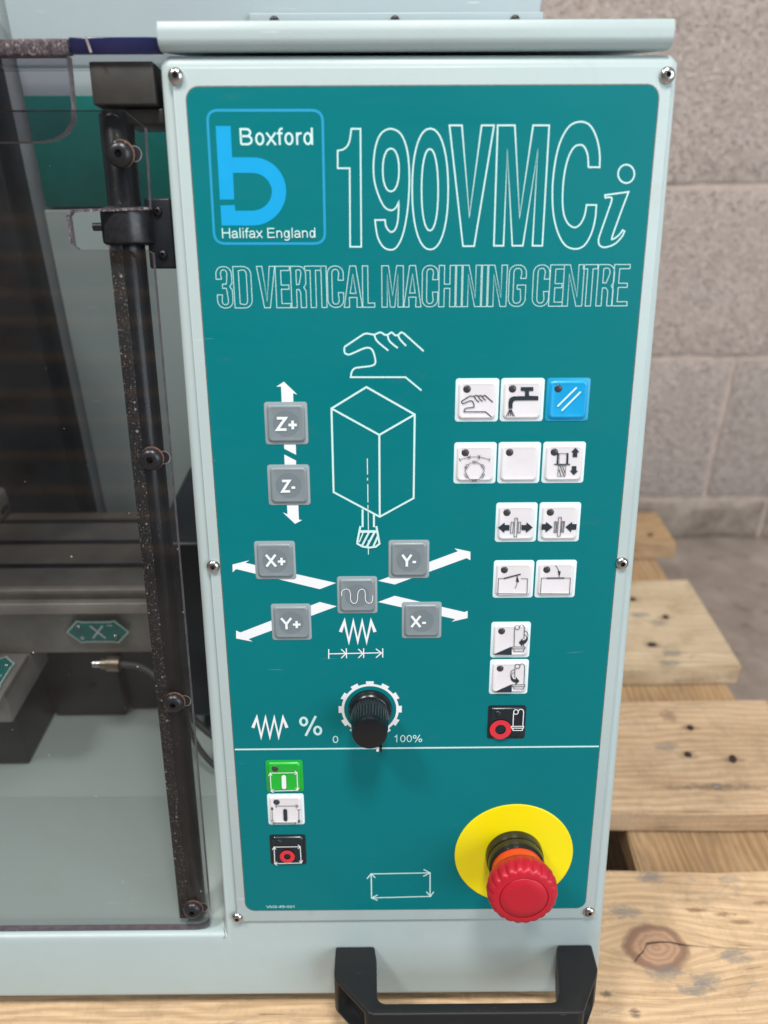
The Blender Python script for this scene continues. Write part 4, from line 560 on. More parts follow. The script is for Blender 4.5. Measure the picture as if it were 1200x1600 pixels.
board(XL, .470, .235, .3845, PT-.024, PT, 'wood_knotty', label='front deck board with a big cracked knot')
board(XL, .4655, .438, .5725, PT-.0235, PT, 'wood_light', label='deck board with four nail holes')
board(XL, .4615, .6205, .783, PT-.0235, PT, 'wood_pale', label='pale blue-stained deck board')
board(XL, .4760, .8655, .952, PT-.0235, PT+.0005, 'wood_amber', label='orange rear deck board')
for a, b in ((.2922, .452), (-.16, -.02), (-.60, -.45)):
    board(a, b, .237, .950, PT-.0475, PT-.0245, 'wood_amber', 'stringer_board', along='y')
    for y0, y1 in ((.24, .36), (.53, .66), (.83, .948)):
        link('block', box_mesh('block', a-.05+.004, b-.05-.004, y0-.55, y1-.55, .0235, PT-.048, 'wood_old', .002), pal)
    board(a, b, .237, .950, .0005, .023, 'wood_old', 'bottom_board', along='y')
nv, nf = lathe([(3.3, -.6), (3.2, .2), (2.4, .5), (.6, .6)], 14)
plain('nail_rust', (.045, .028, .022, 1), .6, metal=.3, var=.4, vscale=500)
nail_me = mesh('nail', nv, nf, 'nail_rust'); shade(nail_me)
for x, y, shiny in ((.3758,.5343,0),(.3619,.5011,0),(.4004,.4955,0),(.3741,.4647,1),(.3816,.742,0),(.4087,.7068,0),(.3781,.6578,0),(.4473,.8887,0)):
    o = link('nail', nail_me if not shiny else nail_me.copy(), pal, (x-.05, y-.55, PT+.0004), (0, 0, x*50))
    o.scale = (1.25+.3*math.sin(x*900), 1.0, 1)
    if shiny: o.data.materials[0] = MAT['steel']
# the crack that runs through the knot: a thin dark groove
ck = [(.2585,.3128),(.262,.3165),(.2672,.3205),(.2705,.3255),(.2745,.3262),(.281,.3268),(.2875,.3268),(.293,.3252),(.299,.3243),(.306,.3236),(.313,.3228),(.322,.3225),(.335,.3216),(.350,.3208),(.365,.3195)]
cv, cf = [], []
for i, (x, y) in enumerate(ck):
    ww = (.00042 if i < 9 else .00022)*(1-.85*i/len(ck)) + (.00016 if i % 3 == 1 and i < 9 else .00003)
    cv += [(x-.05, y-.55+ww, PT+.00115), (x-.05, y-.55-ww, PT+.00115)]
cf = [(2*i, 2*i+1, 2*i+3, 2*i+2) for i in range(len(ck)-1)]
link('crack', fixn(mesh('crack', cv, cf, 'socket_dark')), pal)

# a stack of pallets standing behind the photographer; the guard mirrors its boards
stk = thing('pallet_stack', (-1.3, -2.1, 0), 'stack of pine pallets standing behind the camera, mirrored in the smoked guard', 'pallet stack')
for i in range(11):
    zc = .11+.118*i+.012*math.sin(i*2.1)
    me = box_mesh('deck_board', -1.0, 1.0, -.05, .05, -.014, .014, 'stack_wood', .002)
    link('deck_board', me, stk, (.03*math.sin(i*1.7), 0, zc))
    if i % 2 == 0:
        for x in (-.93, 0, .93): link('block', box_mesh('block', -.07, .07, -.06, .03, -.040, .040, 'wood_old', .002), stk, (x, -.02, zc+.060))

# ================================================================= MACHINE
BASE = Vector((0.10, 0.48, PT+.0015))
mac = thing('milling_machine', BASE, 'pale green benchtop milling machine with teal control panel and smoked front guard', 'milling machine')
def part(name, me, label=None, parent=None): return link(name, me, parent or mac, (0,0,0) if parent else ORI-BASE, (0,0,0) if parent else PANEL_ROT, label)
def wpart(name, me, label=None, parent=None): return link(name, me, parent or mac, (0,0,0) if parent else -BASE, (0,0,0), label)
def at(name, me, u, v, n=0, label=None): return link(name, me, mac, L(u, v, n)-BASE, PANEL_ROT, label)
def sub(name, me, par, loc=(0,0,0), label=None): return link(name, me, par, loc, (0,0,0), label)

# front shell: control cabinet face with the rail running left under the guard
shell = [(-335,-73),(224.6,-73),(223.5,0),(219.2,466.5),(215.5,469.7),(-8,470.2),(-12,466.5),(-13.6,200),(-15.4,-22),(-335,-22)]
part('front_shell', prism('front_shell', shell, -14, 0, 'paint', 'n', 5.2, 5, ang=50), 'pale green sheet metal face and bottom rail')
# cabinet body behind it (world axes: leaning front, upright back)
f0, f1 = L(0, -72, -13.5), L(0, 469, -13.5)
wpart('cabinet_body', prism('cabinet_body', [(f0.y, f0.z), (.66, f0.z), (.66, f1.z), (f1.y, f1.z)], L(-9.5,0).x, L(218.5,0).x, 'paint', 'x', -.003, 3))
# screwed-on trim plate with its recessed teal label
part('trim_plate', prism('trim_plate', [(-6.6,-9.6),(219.0-2,-9.0),(215.9,464.6),(-6.4,464.8)], .05, 1.6, 'paint', 'n', 1.1, 3), 'pale green plate framing the teal label')
lab = [(x+105, y+228.2) for x, y in rr2(210.4, 456.8, 5.5, 6)]
part('label_groove', fixn(mesh('label_groove', *stack([([(x+105, y+228.2) for x, y in rr2(211.4, 457.8, 6, 6)], 1.66)]), 'seam_dirt')))
lb = part('control_label', mesh('control_label', *stack([(lab, 1.6), (lab, 1.95)]), 'teal'), 'teal printed control label')
Z0 = 2.02   # height of the print above the face, mm

# ---- printed artwork, thin raised ink on the label
def ink(name, vf, mat, label=None):
    return link(name, fixn(mesh(name, vf[0], vf[1], mat)), lb, (0,0,0), (0,0,0), label)
for k, loops in enumerate(TITLE):
    ink('title_letter', strokes([(lp+[lp[0]], .70) for lp in loops], Z0), 'print_white', 'tall outlined character '+'190VMCi'[k])
# second line: condensed outlined capitals, stem width s
def arc2(cx, cy, rx, ry, a0, a1, n=6):
    return [(cx+rx*math.cos(R(a0+(a1-a0)*i/n)), cy+ry*math.sin(R(a0+(a1-a0)*i/n))) for i in range(n+1)]
def glyph(c, w, h, s, t):
    r = min(w*.46, 3.6); ri = max(.3, r-s*.85)
    if c == 'I': return [[(0,0),(w,0),(w,h),(0,h)]]
    if c == 'L': return [[(0,0),(w,0),(w,t),(s,t),(s,h),(0,h)]]
    if c == 'T': return [[(w/2-s/2,0),(w/2+s/2,0),(w/2+s/2,h-t),(w,h-t),(w,h),(0,h),(0,h-t),(w/2-s/2,h-t)]]
    if c == 'E': return [[(0,0),(w,0),(w,t),(s,t),(s,h/2-t/2),(w*.92,h/2-t/2),(w*.92,h/2+t/2),(s,h/2+t/2),(s,h-t),(w,h-t),(w,h),(0,h)]]
    if c == 'V': return [[(w/2-s*.55,0),(w/2+s*.55,0),(w,h),(w-s,h),(w/2,t*1.6),(s,h),(0,h)]]
    if c == 'A': return [[(0,0),(s,0),(w*.29,h*.24),(w*.71,h*.24),(w-s,0),(w,0),(w/2+s*.55,h),(w/2-s*.55,h)],[(w*.34,h*.24+t),(w*.66,h*.24+t),(w/2,h*.80)]]
    if c == 'M': return [[(0,0),(s,0),(s,h*.80),(w/2-s*.42,0),(w/2+s*.42,0),(w-s,h*.80),(w-s,0),(w,0),(w,h),(w-s*1.25,h),(w/2,h*.28),(s*1.25,h),(0,h)]]
    if c == 'N': return [[(0,0),(s,0),(s,h*.78),(w-s*1.1,0),(w,0),(w,h),(w-s,h),(w-s,h*.22),(s*1.1,h),(0,h)]]
    if c == 'H': return [[(0,0),(s,0),(s,h/2-t/2),(w-s,h/2-t/2),(w-s,0),(w,0),(w,h),(w-s,h),(w-s,h/2+t/2),(s,h/2+t/2),(s,h),(0,h)]]
    if c == 'D': return [[(0,0)]+arc2(w-r,r,r,r,-90,0)+arc2(w-r,h-r,r,r,0,90)+[(0,h)],[(s,t)]+arc2(w-r,r,ri,r-t*.8,-90,0)+arc2(w-r,h-r,ri,r-t*.8,0,90)+[(s,h-t)]]
    if c == 'R': return [[(0,0),(s,0),(s,h*.46-t*.2),(w-r,h*.46-t*.2),(w-s,h*.36),(w-s,0),(w,0),(w,h*.40),(w*.86,h*.49),(w,h*.58)]+arc2(w-r,h-r,r,r,0,90)+[(0,h)],
                         [(s,h*.46+t),(w-r,h*.46+t)]+arc2(w-r,h-r,ri,r-t*.8,-25,90,4)+[(s,h-t)]]
    if c == 'C' or c == 'G':
        o = arc2(w-r,h-r,r,r,0,90)+arc2(r,h-r,r,r,90,180)+arc2(r,r,r,r,180,270)+arc2(w-r,r,r,r,270,360)
        inn = arc2(w-r,r,ri,r-t*.8,0,-90)+arc2(r,r,ri,r-t*.8,270,180)+arc2(r,h-r,ri,r-t*.8,180,90)+arc2(w-r,h-r,ri,r-t*.8,90,0)
        if c == 'C': return [[(w,h*.66)]+o+[(w,h*.36),(w-s,h*.36)]+inn+[(w-s,h*.66)]]
        return [[(w,h*.68)]+o+[(w,h*.52),(w*.5,h*.52),(w*.5,h*.52-t),(w-s,h*.52-t)]+inn+[(w-s,h*.68)]]
    if c == '3':
        return [[(0,h*.70)]+[(0,h-r)]+arc2(r,h-r,r,r,180,90)+arc2(w-r,h-r,r,r,90,0)+[(w,h*.60),(w*.84,h*.52),(w,h*.44)]+arc2(w-r,r,r,r,0,-90)+arc2(r,r,r,r,270,180)+[(0,h*.32),(s,h*.32)]
                +arc2(r,r,ri,r-t*.8,180,270)+arc2(w-r,r,ri,r-t*.8,-90,0)+[(w-s,h*.40),(w*.62,h*.48),(w*.38,h*.48),(w*.38,h*.48+t),(w*.62,h*.48+t),(w-s,h*.62)]+arc2(w-r,h-r,ri,r-t*.8,0,90)+arc2(r,h-r,ri,r-t*.8,90,180)+[(s,h*.70)]]
v0, v1 = CELLV
for c, x0, x1 in CELLS:
    g = glyph(c, x1-x0, v1-v0, 2.55, 1.9)
    ink('subtitle_letter', strokes([([(x0+x, v0+y) for x, y in lp]+[(x0+lp[0][0], v0+lp[0][1])], .31) for lp in g], Z0), 'print_white')
ink('hand_drawing', strokes([(p, .85) for p in HAND], Z0), 'print_white')
ink('spindle_head_drawing', strokes([(p, 1.0) for p in BOX]+[(p, .5) for p in DASH], Z0+.1), 'print_white')
ink('cutter_drawing', strokes([(p, w_*.34) for p, w_ in TOOL], Z0+.3), 'print_white')
for p in ARROWS: ink('axis_arrow', fills([p], Z0), 'arrow_white')
for p in ZIG: ink('zigzag_mark', strokes([(p, 1.85)], Z0), 'arrow_white')
ink('dimension_mark', strokes([(p, .62) for p in DIM], Z0), 'arrow_white')
ink('cycle_mark', strokes([(p, .72) for p in CYCLE], Z0), 'print_white')
ink('dividing_line', strokes([([(0.1,115.9),(209.8,116.2)], 1.0)], Z0), 'print_white')
ink('badge_frame', strokes([(LOGO_FRAME+[LOGO_FRAME[0]], 1.15)], Z0), 'print_frame')
ink('badge_letter', fills([LOGO_STEM, LOGO_BOWL], Z0), 'print_cyan')
for s, a, b, base, h in TEXTS:
    big = h > 4
    mt = text_mesh('caption', s, a, b, base, h, Z0, 'print_white', .125 if len(s) == 7 else (.16 if h < 3 else .115))
    link('caption', mt, lb)
# knob scale: a ring with eleven teeth
KC = (78.3, 141.6); sv, sf = [], []
def fa(a): return R(a)
seg = 72
for i in range(seg):
    a, b = [R(-53+286*(i+k)/seg) for k in (0, 1)]
    q = len(sv)
    for ang, r_ in ((a, 14.8), (a, 16.25), (b, 16.25), (b, 14.8)): sv.append(((KC[0]+r_*math.cos(ang))*.001, (KC[1]+r_*math.sin(ang))*.001, Z0*.001))
    sf.append((q, q+1, q+2, q+3))
for k in range(10):
    ang = R(-45+30*k) if False else R(-60+30*(k+1)); 
    if k > 9: break
    q = len(sv)
    for da, r_ in ((-.125, 16.1), (-.125, 18.0), (.125, 18.0), (.125, 16.1)): sv.append(((KC[0]+r_*math.cos(ang+da))*.001, (KC[1]+r_*math.sin(ang+da))*.001, (Z0+.02)*.001))
    sf.append((q, q+1, q+2, q+3))
for ang in (R(-53), R(233)):
    q = len(sv)
    for da, r_ in ((-.08, 16.1), (-.08, 18.0), (.06, 18.0), (.06, 16.1)): sv.append(((KC[0]+r_*math.cos(ang+da))*.001, (KC[1]+r_*math.sin(ang+da))*.001, (Z0+.03)*.001))
    sf.append((q, q+1, q+2, q+3))
ang = R(240)
ink('knob_scale', (sv, sf), 'arrow_white')

# ---- trim screws: domed steel heads with a hex socket
def dome_prof(r, h, hole):
    return [(r, 0), (r, h*.22), (r*.93, h*.5), (r*.78, h*.78), (r*.58, h*.95), (hole*1.12, h)]
def screw_meshes(r, h, hole, mat, name):
    n = 24; rings = [(circ(a, n), z) for a, z in dome_prof(r, h, hole)]
    hexa = []
    for i in range(n):
        a = 2*math.pi*i/n; k = math.cos(math.pi/6)/math.cos((a % (math.pi/3))-math.pi/6); hexa.append((hole*k*math.cos(a), hole*k*math.sin(a)))
    rings += [(hexa, h), (hexa, h*.25)]
    v, f = stack(rings, True); me = mesh(name, v, f, [mat, 'socket_dark']); shade(me, 40)
    me.polygons[len(me.polygons)-1].material_index = 1
    return me
scr = screw_meshes(3.55, 2.3, 1.35, 'steel', 'screw')
for i, (u, v) in enumerate(((-4.2,460.9),(213.2,460.4),(-4.3,228.9),(213.3,229.1),(-6.0,-5.6),(213.2,-3.2))):
    o = at('screw', scr, u, v, 1.5); o.rotation_euler = (PANEL_ROT[0], 0, 0)
    o.scale = (1, 1, 1)

# ---- keys
def key_cap_mesh(mat):
    v, f = stack([(rr2(19.0, 19.0, 1.9), .25), (rr2(18.4, 18.4, 1.9), .75), (rr2(17.6, 17.6, 1.8), 1.15), (rr2(16.7, 16.7, 1.6), 1.30), (rr2(15.9, 15.9, 1.4), 1.22), (rr2(14.5, 14.5, 1.2), 1.10)])
    me = mesh('key_cap', v, f, mat); shade(me, 70); return me
def key_pad_mesh(mat):
    v, f = stack([(rr2(21.6, 21.6, 1.5), 0), (rr2(21.6, 21.6, 1.5), .22), (rr2(21.3, 21.3, 1.4), .28)])
    me = mesh('key', v, f, mat); shade(me, 50); return me
KM = {s: (key_pad_mesh('key_%s_pad' % s), key_cap_mesh('key_%s_cap' % s)) for s in ('white', 'grey', 'blue', 'green', 'black')}
lv, lf = lathe([(2.0, 1.05), (1.9, 1.3), (1.4, 1.62), (.7, 1.75)], 20)
lamp_me = mesh('indicator_lamp', lv, lf, 'lamp_lens'); shade(lamp_me, 60)
lamp_blk = lamp_me.copy(); lamp_blk.materials[0] = MAT['key_black_pad']
dm = mesh('key_disc', *stack([(circ(6.6, 32), 1.14)]), 'key_grey_disc')
for k in KEYS:
    padm, capm = KM[k['style']]
    o = at('key', padm, k['c'][0], k['c'][1], 1.95, k['label'])
    sub('key_cap', capm, o)
    if k['style'] == 'grey': sub('key_disc', dm, o)
    else: sub('indicator_lamp', lamp_blk if k['style'] == 'black' else lamp_me, o, (-.0052, .0057, -.0001))
    zz_ = 1.42
    vs, fs = [], []
    if k['f']: fills(k['f'], zz_, vs, fs)
    if k['s']:
        strokes(k['s'], zz_+.05, vs, fs)
        for p, wd in k['s']:       # rounded ends on the bold bars
            if wd > .9: fills([circ(wd/2, 14, p[0]), circ(wd/2, 14, p[-1])], zz_+.09, vs, fs)
    if vs: sub('key_symbol', fixn(mesh('key_symbol', vs, fs, k['ink'])), o)
    for (c, ro, ri, mcol) in k['r']:
        rv, rf = [], []
        for i in range(40):
            q = len(rv)
            for a, r_ in ((i, ri), (i, ro), (i+1, ro), (i+1, ri)):
                aa = 2*math.pi*a/40; rv.append(((c[0]+r_*math.cos(aa))*.001, (c[1]+r_*math.sin(aa))*.001, (zz_+.3)*.001))
            rf.append((q, q+1, q+2, q+3))
        sub('red_ring', fixn(mesh('red_ring', rv, rf, 'red_ink')), o)
    if k['text']:
        s, a, b, base, h = k['text']
        sub('key_symbol', text_mesh('key_symbol', s, a, b, base, h, zz_, 'whiteink', .20), o)

# ---- override knob
kv, kf = stack([(circ(12.4, 48), 0), (circ(12.4, 48), 1.2), (circ(11.9, 48), 2.6), (circ(10.7, 48), 4.2), (circ(10.2, 48), 4.6)], True)
km = mesh('knob', kv, kf, 'knob_black'); shade(km, 40)
kn = at('knob', km, KC[0], KC[1], 1.95, 'black fluted override knob')
def flute(r, n, d, sharp=1.0):
    return [((r-d*(.5+.5*math.cos(n*2*math.pi*i/(n*6)))**sharp)*math.cos(2*math.pi*i/(n*6)) if False else (r-d*(.5+.5*math.cos(2*math.pi*i/6)))*math.cos(2*math.pi*i/(n*6)),
             (r-d*(.5+.5*math.cos(2*math.pi*i/6)))*math.sin(2*math.pi*i/(n*6))) for i in range(n*6)]
nfl = 36
v, f = stack([(flute(10.5, nfl, .45), 4.0), (flute(10.0, nfl, .45), 20.0), (circ(9.75, nfl*6), 20.4), (circ(9.6, nfl*6), 23.6), (circ(9.1, nfl*6), 24.4), (circ(8.7, nfl*6), 24.5)], True)
me = mesh('knob_grip', v, f, 'knob_black'); shade(me, 30); sub('knob_grip', me, kn)
me = box_mesh('knob_pointer', .0035, .0050, -.0118, -.0090, .0150, .0235, 'whiteink', .0002); sub('knob_pointer', me, kn)
me = box_mesh('knob_pointer_rib', .0052, .0066, -.0116, -.0088, .0150, .0242, 'knob_black', .0002); sub('knob_pointer_rib', me, kn)

# ---- emergency stop
EC = (164.1, 41.3)
es = at('emergency_stop', mesh('emergency_stop', *stack([(circ(35.7, 72), 0), (circ(35.7, 72), .45), (circ(35.4, 72), .6)]), 'yellow'), EC[0], EC[1], 1.98, 'red mushroom stop button on a yellow disc')
for nm, prof, mt in (('collar', [(17.2, .5), (17.2, 5.5), (16.9, 6.2), (16.5, 6.3), (16.6, 6.9), (16.6, 12.0), (16.0, 12.9), (14.0, 13.1)], 'gloss_black'),
                     ('button_neck', [(15.3, 12.9), (15.4, 16.5), (15.9, 20.0), (16.6, 22.5)], 'orange_plastic')):
    v, f = lathe(prof, 56); me = mesh(nm, v, f, mt); shade(me, 40); sub(nm, me, es)
NF = 22
def headring(r, d):
    out = []
    for i in range(NF*8):
        ph = (i % 8)/8.0; k = math.exp(-((ph-.5)/.20)**2)
        a = 2*math.pi*i/(NF*8); out.append(((r-d*k)*math.cos(a), (r-d*k)*math.sin(a)))
    return out
v, f = stack([(headring(16.2, 0), 20.4), (headring(17.6, 0), 20.6), (headring(18.5, .2), 21.6), (headring(20.1, 1.0), 26.0), (headring(20.1, 1.1), 29.0), (headring(19.7, 1.1), 31.6), (headring(19.0, 1.0), 33.2), (headring(18.3, .75), 34.0), (headring(17.3, .2), 34.45), (headring(15.5, 0), 34.8), (headring(13.9, 0), 34.9), (headring(13.8, 0), 34.2)], True)
me = mesh('mushroom_head', v, f, 'red_plastic'); shade(me, 34); sub('mushroom_head', me, es)
v, f = lathe([(13.4, 33.9), (13.4, 34.7), (13.1, 35.0), (8, 35.15), (2, 35.2)], 64); me = mesh('button_cap', v, f, 'red_plastic'); shade(me, 50); sub('button_cap', me, es)

# ---- carrying handle
hv_ = [(54.6,0),(54.6,20),(55.5,23),(75.5,46),(78.5,47.5),(197.5,47.5),(200.5,46),(214.5,22),(216.5,18),(217.3,0),(195.6,0),(193.6,10),(189.5,33)]+arc2(183.8,35.0,4.5,5,0,90,4)+arc2(86,34.5,5,5.5,90,180,4)+[(80.6,10),(79.2,0)]
hm = prism('handle', hv_, -58, -31, 'handle_black', 'v', -1.3, 3, ang=50)
hb = bmesh.new(); hb.from_mesh(hm)
fs_ = [f for f in hb.faces if abs(f.normal.x) > .3 and f.normal.z > .2 and abs(f.normal.y) < .1 and f.calc_area() > 2e-4 and (f.calc_center_median().x < .075 or f.calc_center_median().x > .2)]
if fs_:
    r_ = bmesh.ops.inset_individual(hb, faces=fs_, thickness=.0022, depth=0)
    bmesh.ops.inset_individual(hb, faces=fs_, thickness=.0006, depth=-.007)
hb.to_mesh(hm); hb.free()
print('pockets', len(fs_))
part('handle', hm, 'black plastic bridge handle with chamfered corners')
# creases and chipped paint where the rail meets the cabinet edge
cr_ = [(-15.2,-8), (-14.6,-13), (-15.4,-17), (-14.9,-21.5), (-16.1,-24.5)]
part('paint_crack', fixn(mesh('paint_crack', *ribbon(cr_, .35, .02), 'seam_dirt')))
# ---- lid over the cabinet
q = [L(0, 471.6, -5), L(0, 471.0, -2.5), L(0, 471.3, 0), L(0, 472.6, 2.2), L(0, 474.8, 3.2), L(0, 478.5, 3.4), L(0, 482.0, 2.6), L(0, 482.4, 1.6)]
prof = [(p.y, p.z) for p in q]+[(.62, q[-1].z+.0005), (.62, q[0].z)]
wpart('top_lid', prism('top_lid', prof, L(-10.9,0).x, L(214.4,0).x, 'paint', 'x', -.0007, 2, ang=40), 'pale green lid with a rolled front lip')

# ---- housing behind, its flange and bolts
wpart('rear_housing', box_mesh('rear_housing', -.1665, .1957, .62, .655, .20, .98, 'paint_housing', .0015), 'tall grey green housing rising behind')
wpart('housing_flange', box_mesh('housing_flange', -.0015, .1965, .6145, .6195, .722, .7300, 'paint_housing', .0006))
bb = screw_meshes(3.6, 2.6, 1.3, 'bolt_black', 'bolt')
for x, y in ((.0153, 0), (.0966, 0), (.1776, 0)):
    link('bolt', bb, mac, Vector((x, .6143, .7252))-BASE, (R(90), 0, 0)).scale = (.9, .9, .8)
# side walls and rear of the working space
wpart('rear_panel', box_mesh('rear_panel', -.62, -.1675, .642, .66, .20, .98, 'paint_housing', .001))
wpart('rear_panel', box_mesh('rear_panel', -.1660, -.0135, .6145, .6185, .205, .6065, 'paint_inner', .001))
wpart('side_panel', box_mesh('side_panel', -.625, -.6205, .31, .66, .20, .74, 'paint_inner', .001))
a_, c_ = L(0, -20, -16), L(0, 466, -16)
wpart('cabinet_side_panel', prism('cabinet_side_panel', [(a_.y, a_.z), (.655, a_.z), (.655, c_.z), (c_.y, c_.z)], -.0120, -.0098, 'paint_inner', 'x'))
wpart('drip_tray', box_mesh('drip_tray', -.615, -.0155, .297, .65, .205, .2125, 'tray_paint', .001), 'pale green tray inside the guard')
wpart('tray_step', box_mesh('tray_step', -.612, -.0165, .297, .4085, .2127, .2139, 'tray_paint', .0005))
sg = wpart('sign_plate', box_mesh('sign_plate', -.1640, -.030, .6150, .6190, .6085, .6820, 'badge_teal', .0006), 'teal sign plate on the housing behind the guard')

# ---- spindle column, table, saddle
wpart('column', box_mesh('column', -.36, -.1835, .600, .640, .30, .735, 'machine_black', .002), 'black machine column')
wpart('head_block', box_mesh('head_block', -.40, -.235, .50, .599, .47, .66, 'machine_black', .004))
T0 = .355
tbl = wpart('work_table', prism('work_table', [(.472, .3018), (.601, .3018), (.601, T0), (.481, T0), (.481, .3468), (.474, .3468), (.474, .3480), (.4724, .3480), (.4700, .3400), (.4722, .3395)], -.44, -.0425, 'machined_grey', 'x', -.0005, 1), 'grey slotted work table')
me = box_mesh('table_top', -.438, -.0440, .4840, .5985, T0+.0002, T0+.0012, 'machined_dark', .0003); link('table_top', me, tbl)
for y in (.512, .548, .583):
    link('table_slot', box_mesh('table_slot', -.436, -.046, y-.003, y+.003, T0+.0013, T0+.0016, 'machine_black', 0), tbl)
link('table_lip', box_mesh('table_lip', -.44, -.043, .4775, .4835, T0-.002, T0+.0020, 'machined_grey', .0006), tbl)
sad = wpart('saddle', box_mesh('saddle', -.36, -.1895, .425, .60, .274, .3012, 'machined_grey', .002))
wpart('saddle_cover', box_mesh('saddle_cover', -.36, -.1885, .4185, .4685, .3016, .3042, 'machined_grey', .0006))
wpart('saddle_base', box_mesh('saddle_base', -.38, -.198, .442, .60, .2127, .2735, 'machine_black', .002))
wpart('feed_motor', box_mesh('feed_motor', -.0800, -.0200, .470, .60, .235, .402, 'machine_black', .004), 'black drive box by the cabinet')
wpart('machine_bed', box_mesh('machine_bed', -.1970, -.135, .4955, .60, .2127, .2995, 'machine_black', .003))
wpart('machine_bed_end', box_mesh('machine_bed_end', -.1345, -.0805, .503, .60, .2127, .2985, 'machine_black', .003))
for x, z in ((-.176, .262), (-.158, .247), (-.149, .268)):
    link('bolt', screw_meshes(3.2, 2.4, 1.2, 'bolt_black', 'bolt'), mac, Vector((x, .4953, z))-BASE, (R(90), 0, 0))
# vice on the table
vc = wpart('vice', box_mesh('vice', -.42, -.2440, .515, .640, T0+.0020, T0+.026, 'machined_grey', .003), 'grey vice clamped on the table')
link('vice_jaw', box_mesh('vice_jaw', -.40, -.262, .53, .56, T0+.0265, T0+.052, 'machined_dark', .002), vc)
link('vice_jaw', box_mesh('vice_jaw', -.40, -.262, .59, .625, T0+.0265, T0+.052, 'machined_dark', .002), vc)
for x, y in ((-.2435, .545), (-.2435, .590)):
    link('vice_slot', box_mesh('vice_slot', x-.0008, x+.0006, y-.006, y+.006, T0+.008, T0+.012, 'machine_black', 0), vc)

# arrow badges: hexagonal plates with border, letter and two screws
def badge(c, rot, letter, label, w=48, h=21):
    a = w/2; b = h/2
    hexo = [(-a,0),(-a*.62,-b*.95),(-a*.42,-b),(-a*.42,-b*.86),(a*.42,-b*.86),(a*.62,-b),(a,0),(a*.62,b*.95),(a*.42,b),(a*.42,b*.86),(-a*.42,b*.86),(-a*.62,b)]
    hexo = [(-a,0),(-a*.60,-b),(-a*.45,-b*.9),(a*.45,-b*.9),(a*.60,-b),(a,0),(a*.60,b),(a*.45,b*.9),(-a*.45,b*.9),(-a*.60,b)]
    v, f = stack([(hexo, 0), (hexo, .8)]); o = link('axis_badge', mesh('axis_badge', v, f, 'badge_teal'), mac, Vector(c)-BASE, rot, label)
    sub('badge_border', fixn(mesh('badge_border', *ribbon([(x*.95, y*.93) for x, y in hexo]+[(hexo[0][0]*.95, 0)], .9, .95), 'badge_white')), o)
    sub('badge_mark', text_mesh('badge_mark', letter, -5.5, 5.5, -6.0, 12.0, .95, 'badge_white', .11), o)
    vs, fs = strokes([([(-a*.52-2,-b*.52),(-a*.52+2,-b*.52)], .8), ([(-a*.52,-b*.52-2),(-a*.52,-b*.52+2)], .8), ([(a*.40-2,b*.55),(a*.40+2.4,b*.55)], .8)], .95)
    sub('badge_mark', fixn(mesh('badge_mark', vs, fs, 'badge_white')), o)
    s = screw_meshes(1.9, 1.3, .8, 'steel', 'screw')
    sub('screw', s, o, (-a*.56*.001, b*.42*.001, .0008)); sub('screw', s, o, (a*.52*.001, -b*.42*.001, .0008))
badge((-.1312, .4695, .3243), (R(90), 0, 0), 'X', 'teal arrow badge marked X on the table front', 49, 22)
badge((-.2035, .4415, .3046), (0, 0, R(90)), 'Y', 'teal arrow badge marked Y on the saddle', 46, 22)

# coolant fitting and cable under the table
def tube(name, pts, r, mat, n=12, parent=None):
    cu = bpy.data.curves.new(name, 'CURVE'); cu.dimensions = '3D'; sp = cu.splines.new('BEZIER'); sp.bezier_points.add(len(pts)-1)
    for b, p in zip(sp.bezier_points, pts): b.co = p; b.handle_left_type = b.handle_right_type = 'AUTO'
    cu.bevel_depth = r; cu.bevel_resolution = 3; cu.resolution_u = 8; cu.use_fill_caps = True
    o = bpy.data.objects.new(name, cu); me = bpy.data.meshes.new_from_object(o); bpy.data.objects.remove(o)
    me.materials.clear(); me.materials.append(MAT[mat]); shade(me, 50); return me
gl = link('cable_gland', tube('cable_gland', [(-.1330,.466,.2955),(-.1285,.466,.2955)], .0042, 'brass'), mac, -BASE)
link('gland_nut', tube('gland_nut', [(-.1280,.466,.2955),(-.1185,.466,.2950)], .0060, 'brass'), gl)
link('gland_washer', tube('gland_washer', [(-.1392,.466,.2955),(-.1335,.466,.2955)], .0030, 'steel'), gl)
wpart('cable', tube('cable', [(-.118,.466,.2950),(-.100,.462,.2945),(-.082,.452,.2860),(-.060,.440,.262),(-.035,.432,.245),(-.020,.44,.236)], .0026, 'cable_grey'))
wpart('cable', tube('cable', [(-.090,.468,.285),(-.075,.455,.262),(-.050,.430,.228),(-.024,.42,.217)], .0022, 'cable_grey'))

# ---- guard: hinge rod, seal strip, collar and smoked sheets
wv_, wf_ = lathe([(7.4, 0), (7.8, .6), (7.8, 466), (7.4, 466.6)], 28)
rod = link('guard_rod', mesh('guard_rod', [(x, z, y) for x, y, z in wv_], [tuple(reversed(f)) for f in wf_], 'rod_black'), mac, L(-38.0, -17.5, -16.5)-BASE, PANEL_ROT, 'long black hinge rod of the guard'); shade(rod.data, 40)
part('seal_strip', box_mesh('seal_strip', -.0452, -.0388, -.016, .392, -.0092, -.0082, 'seal_black', .0002), 'dusty black seal beside the rod')
sheet = [(-335,-20.3),(-34,-20.3),(-28.5,-18.5),(-25.2,-14.5),(-24.6,-9),(-23.2,387.0),(-26,388.4),(-58.4,388.8),(-60.5,390.6),(-61.0,403.6),(-59.3,405.6),(-22.8,406.6),(-21.6,441.5),(-30.5,448.6),(-335,449.6)]
part('guard_sheet', prism('guard_sheet', sheet, -8, -4, 'acrylic', 'n', edge_mat='acrylic_edge'), 'smoked acrylic front guard sheet')
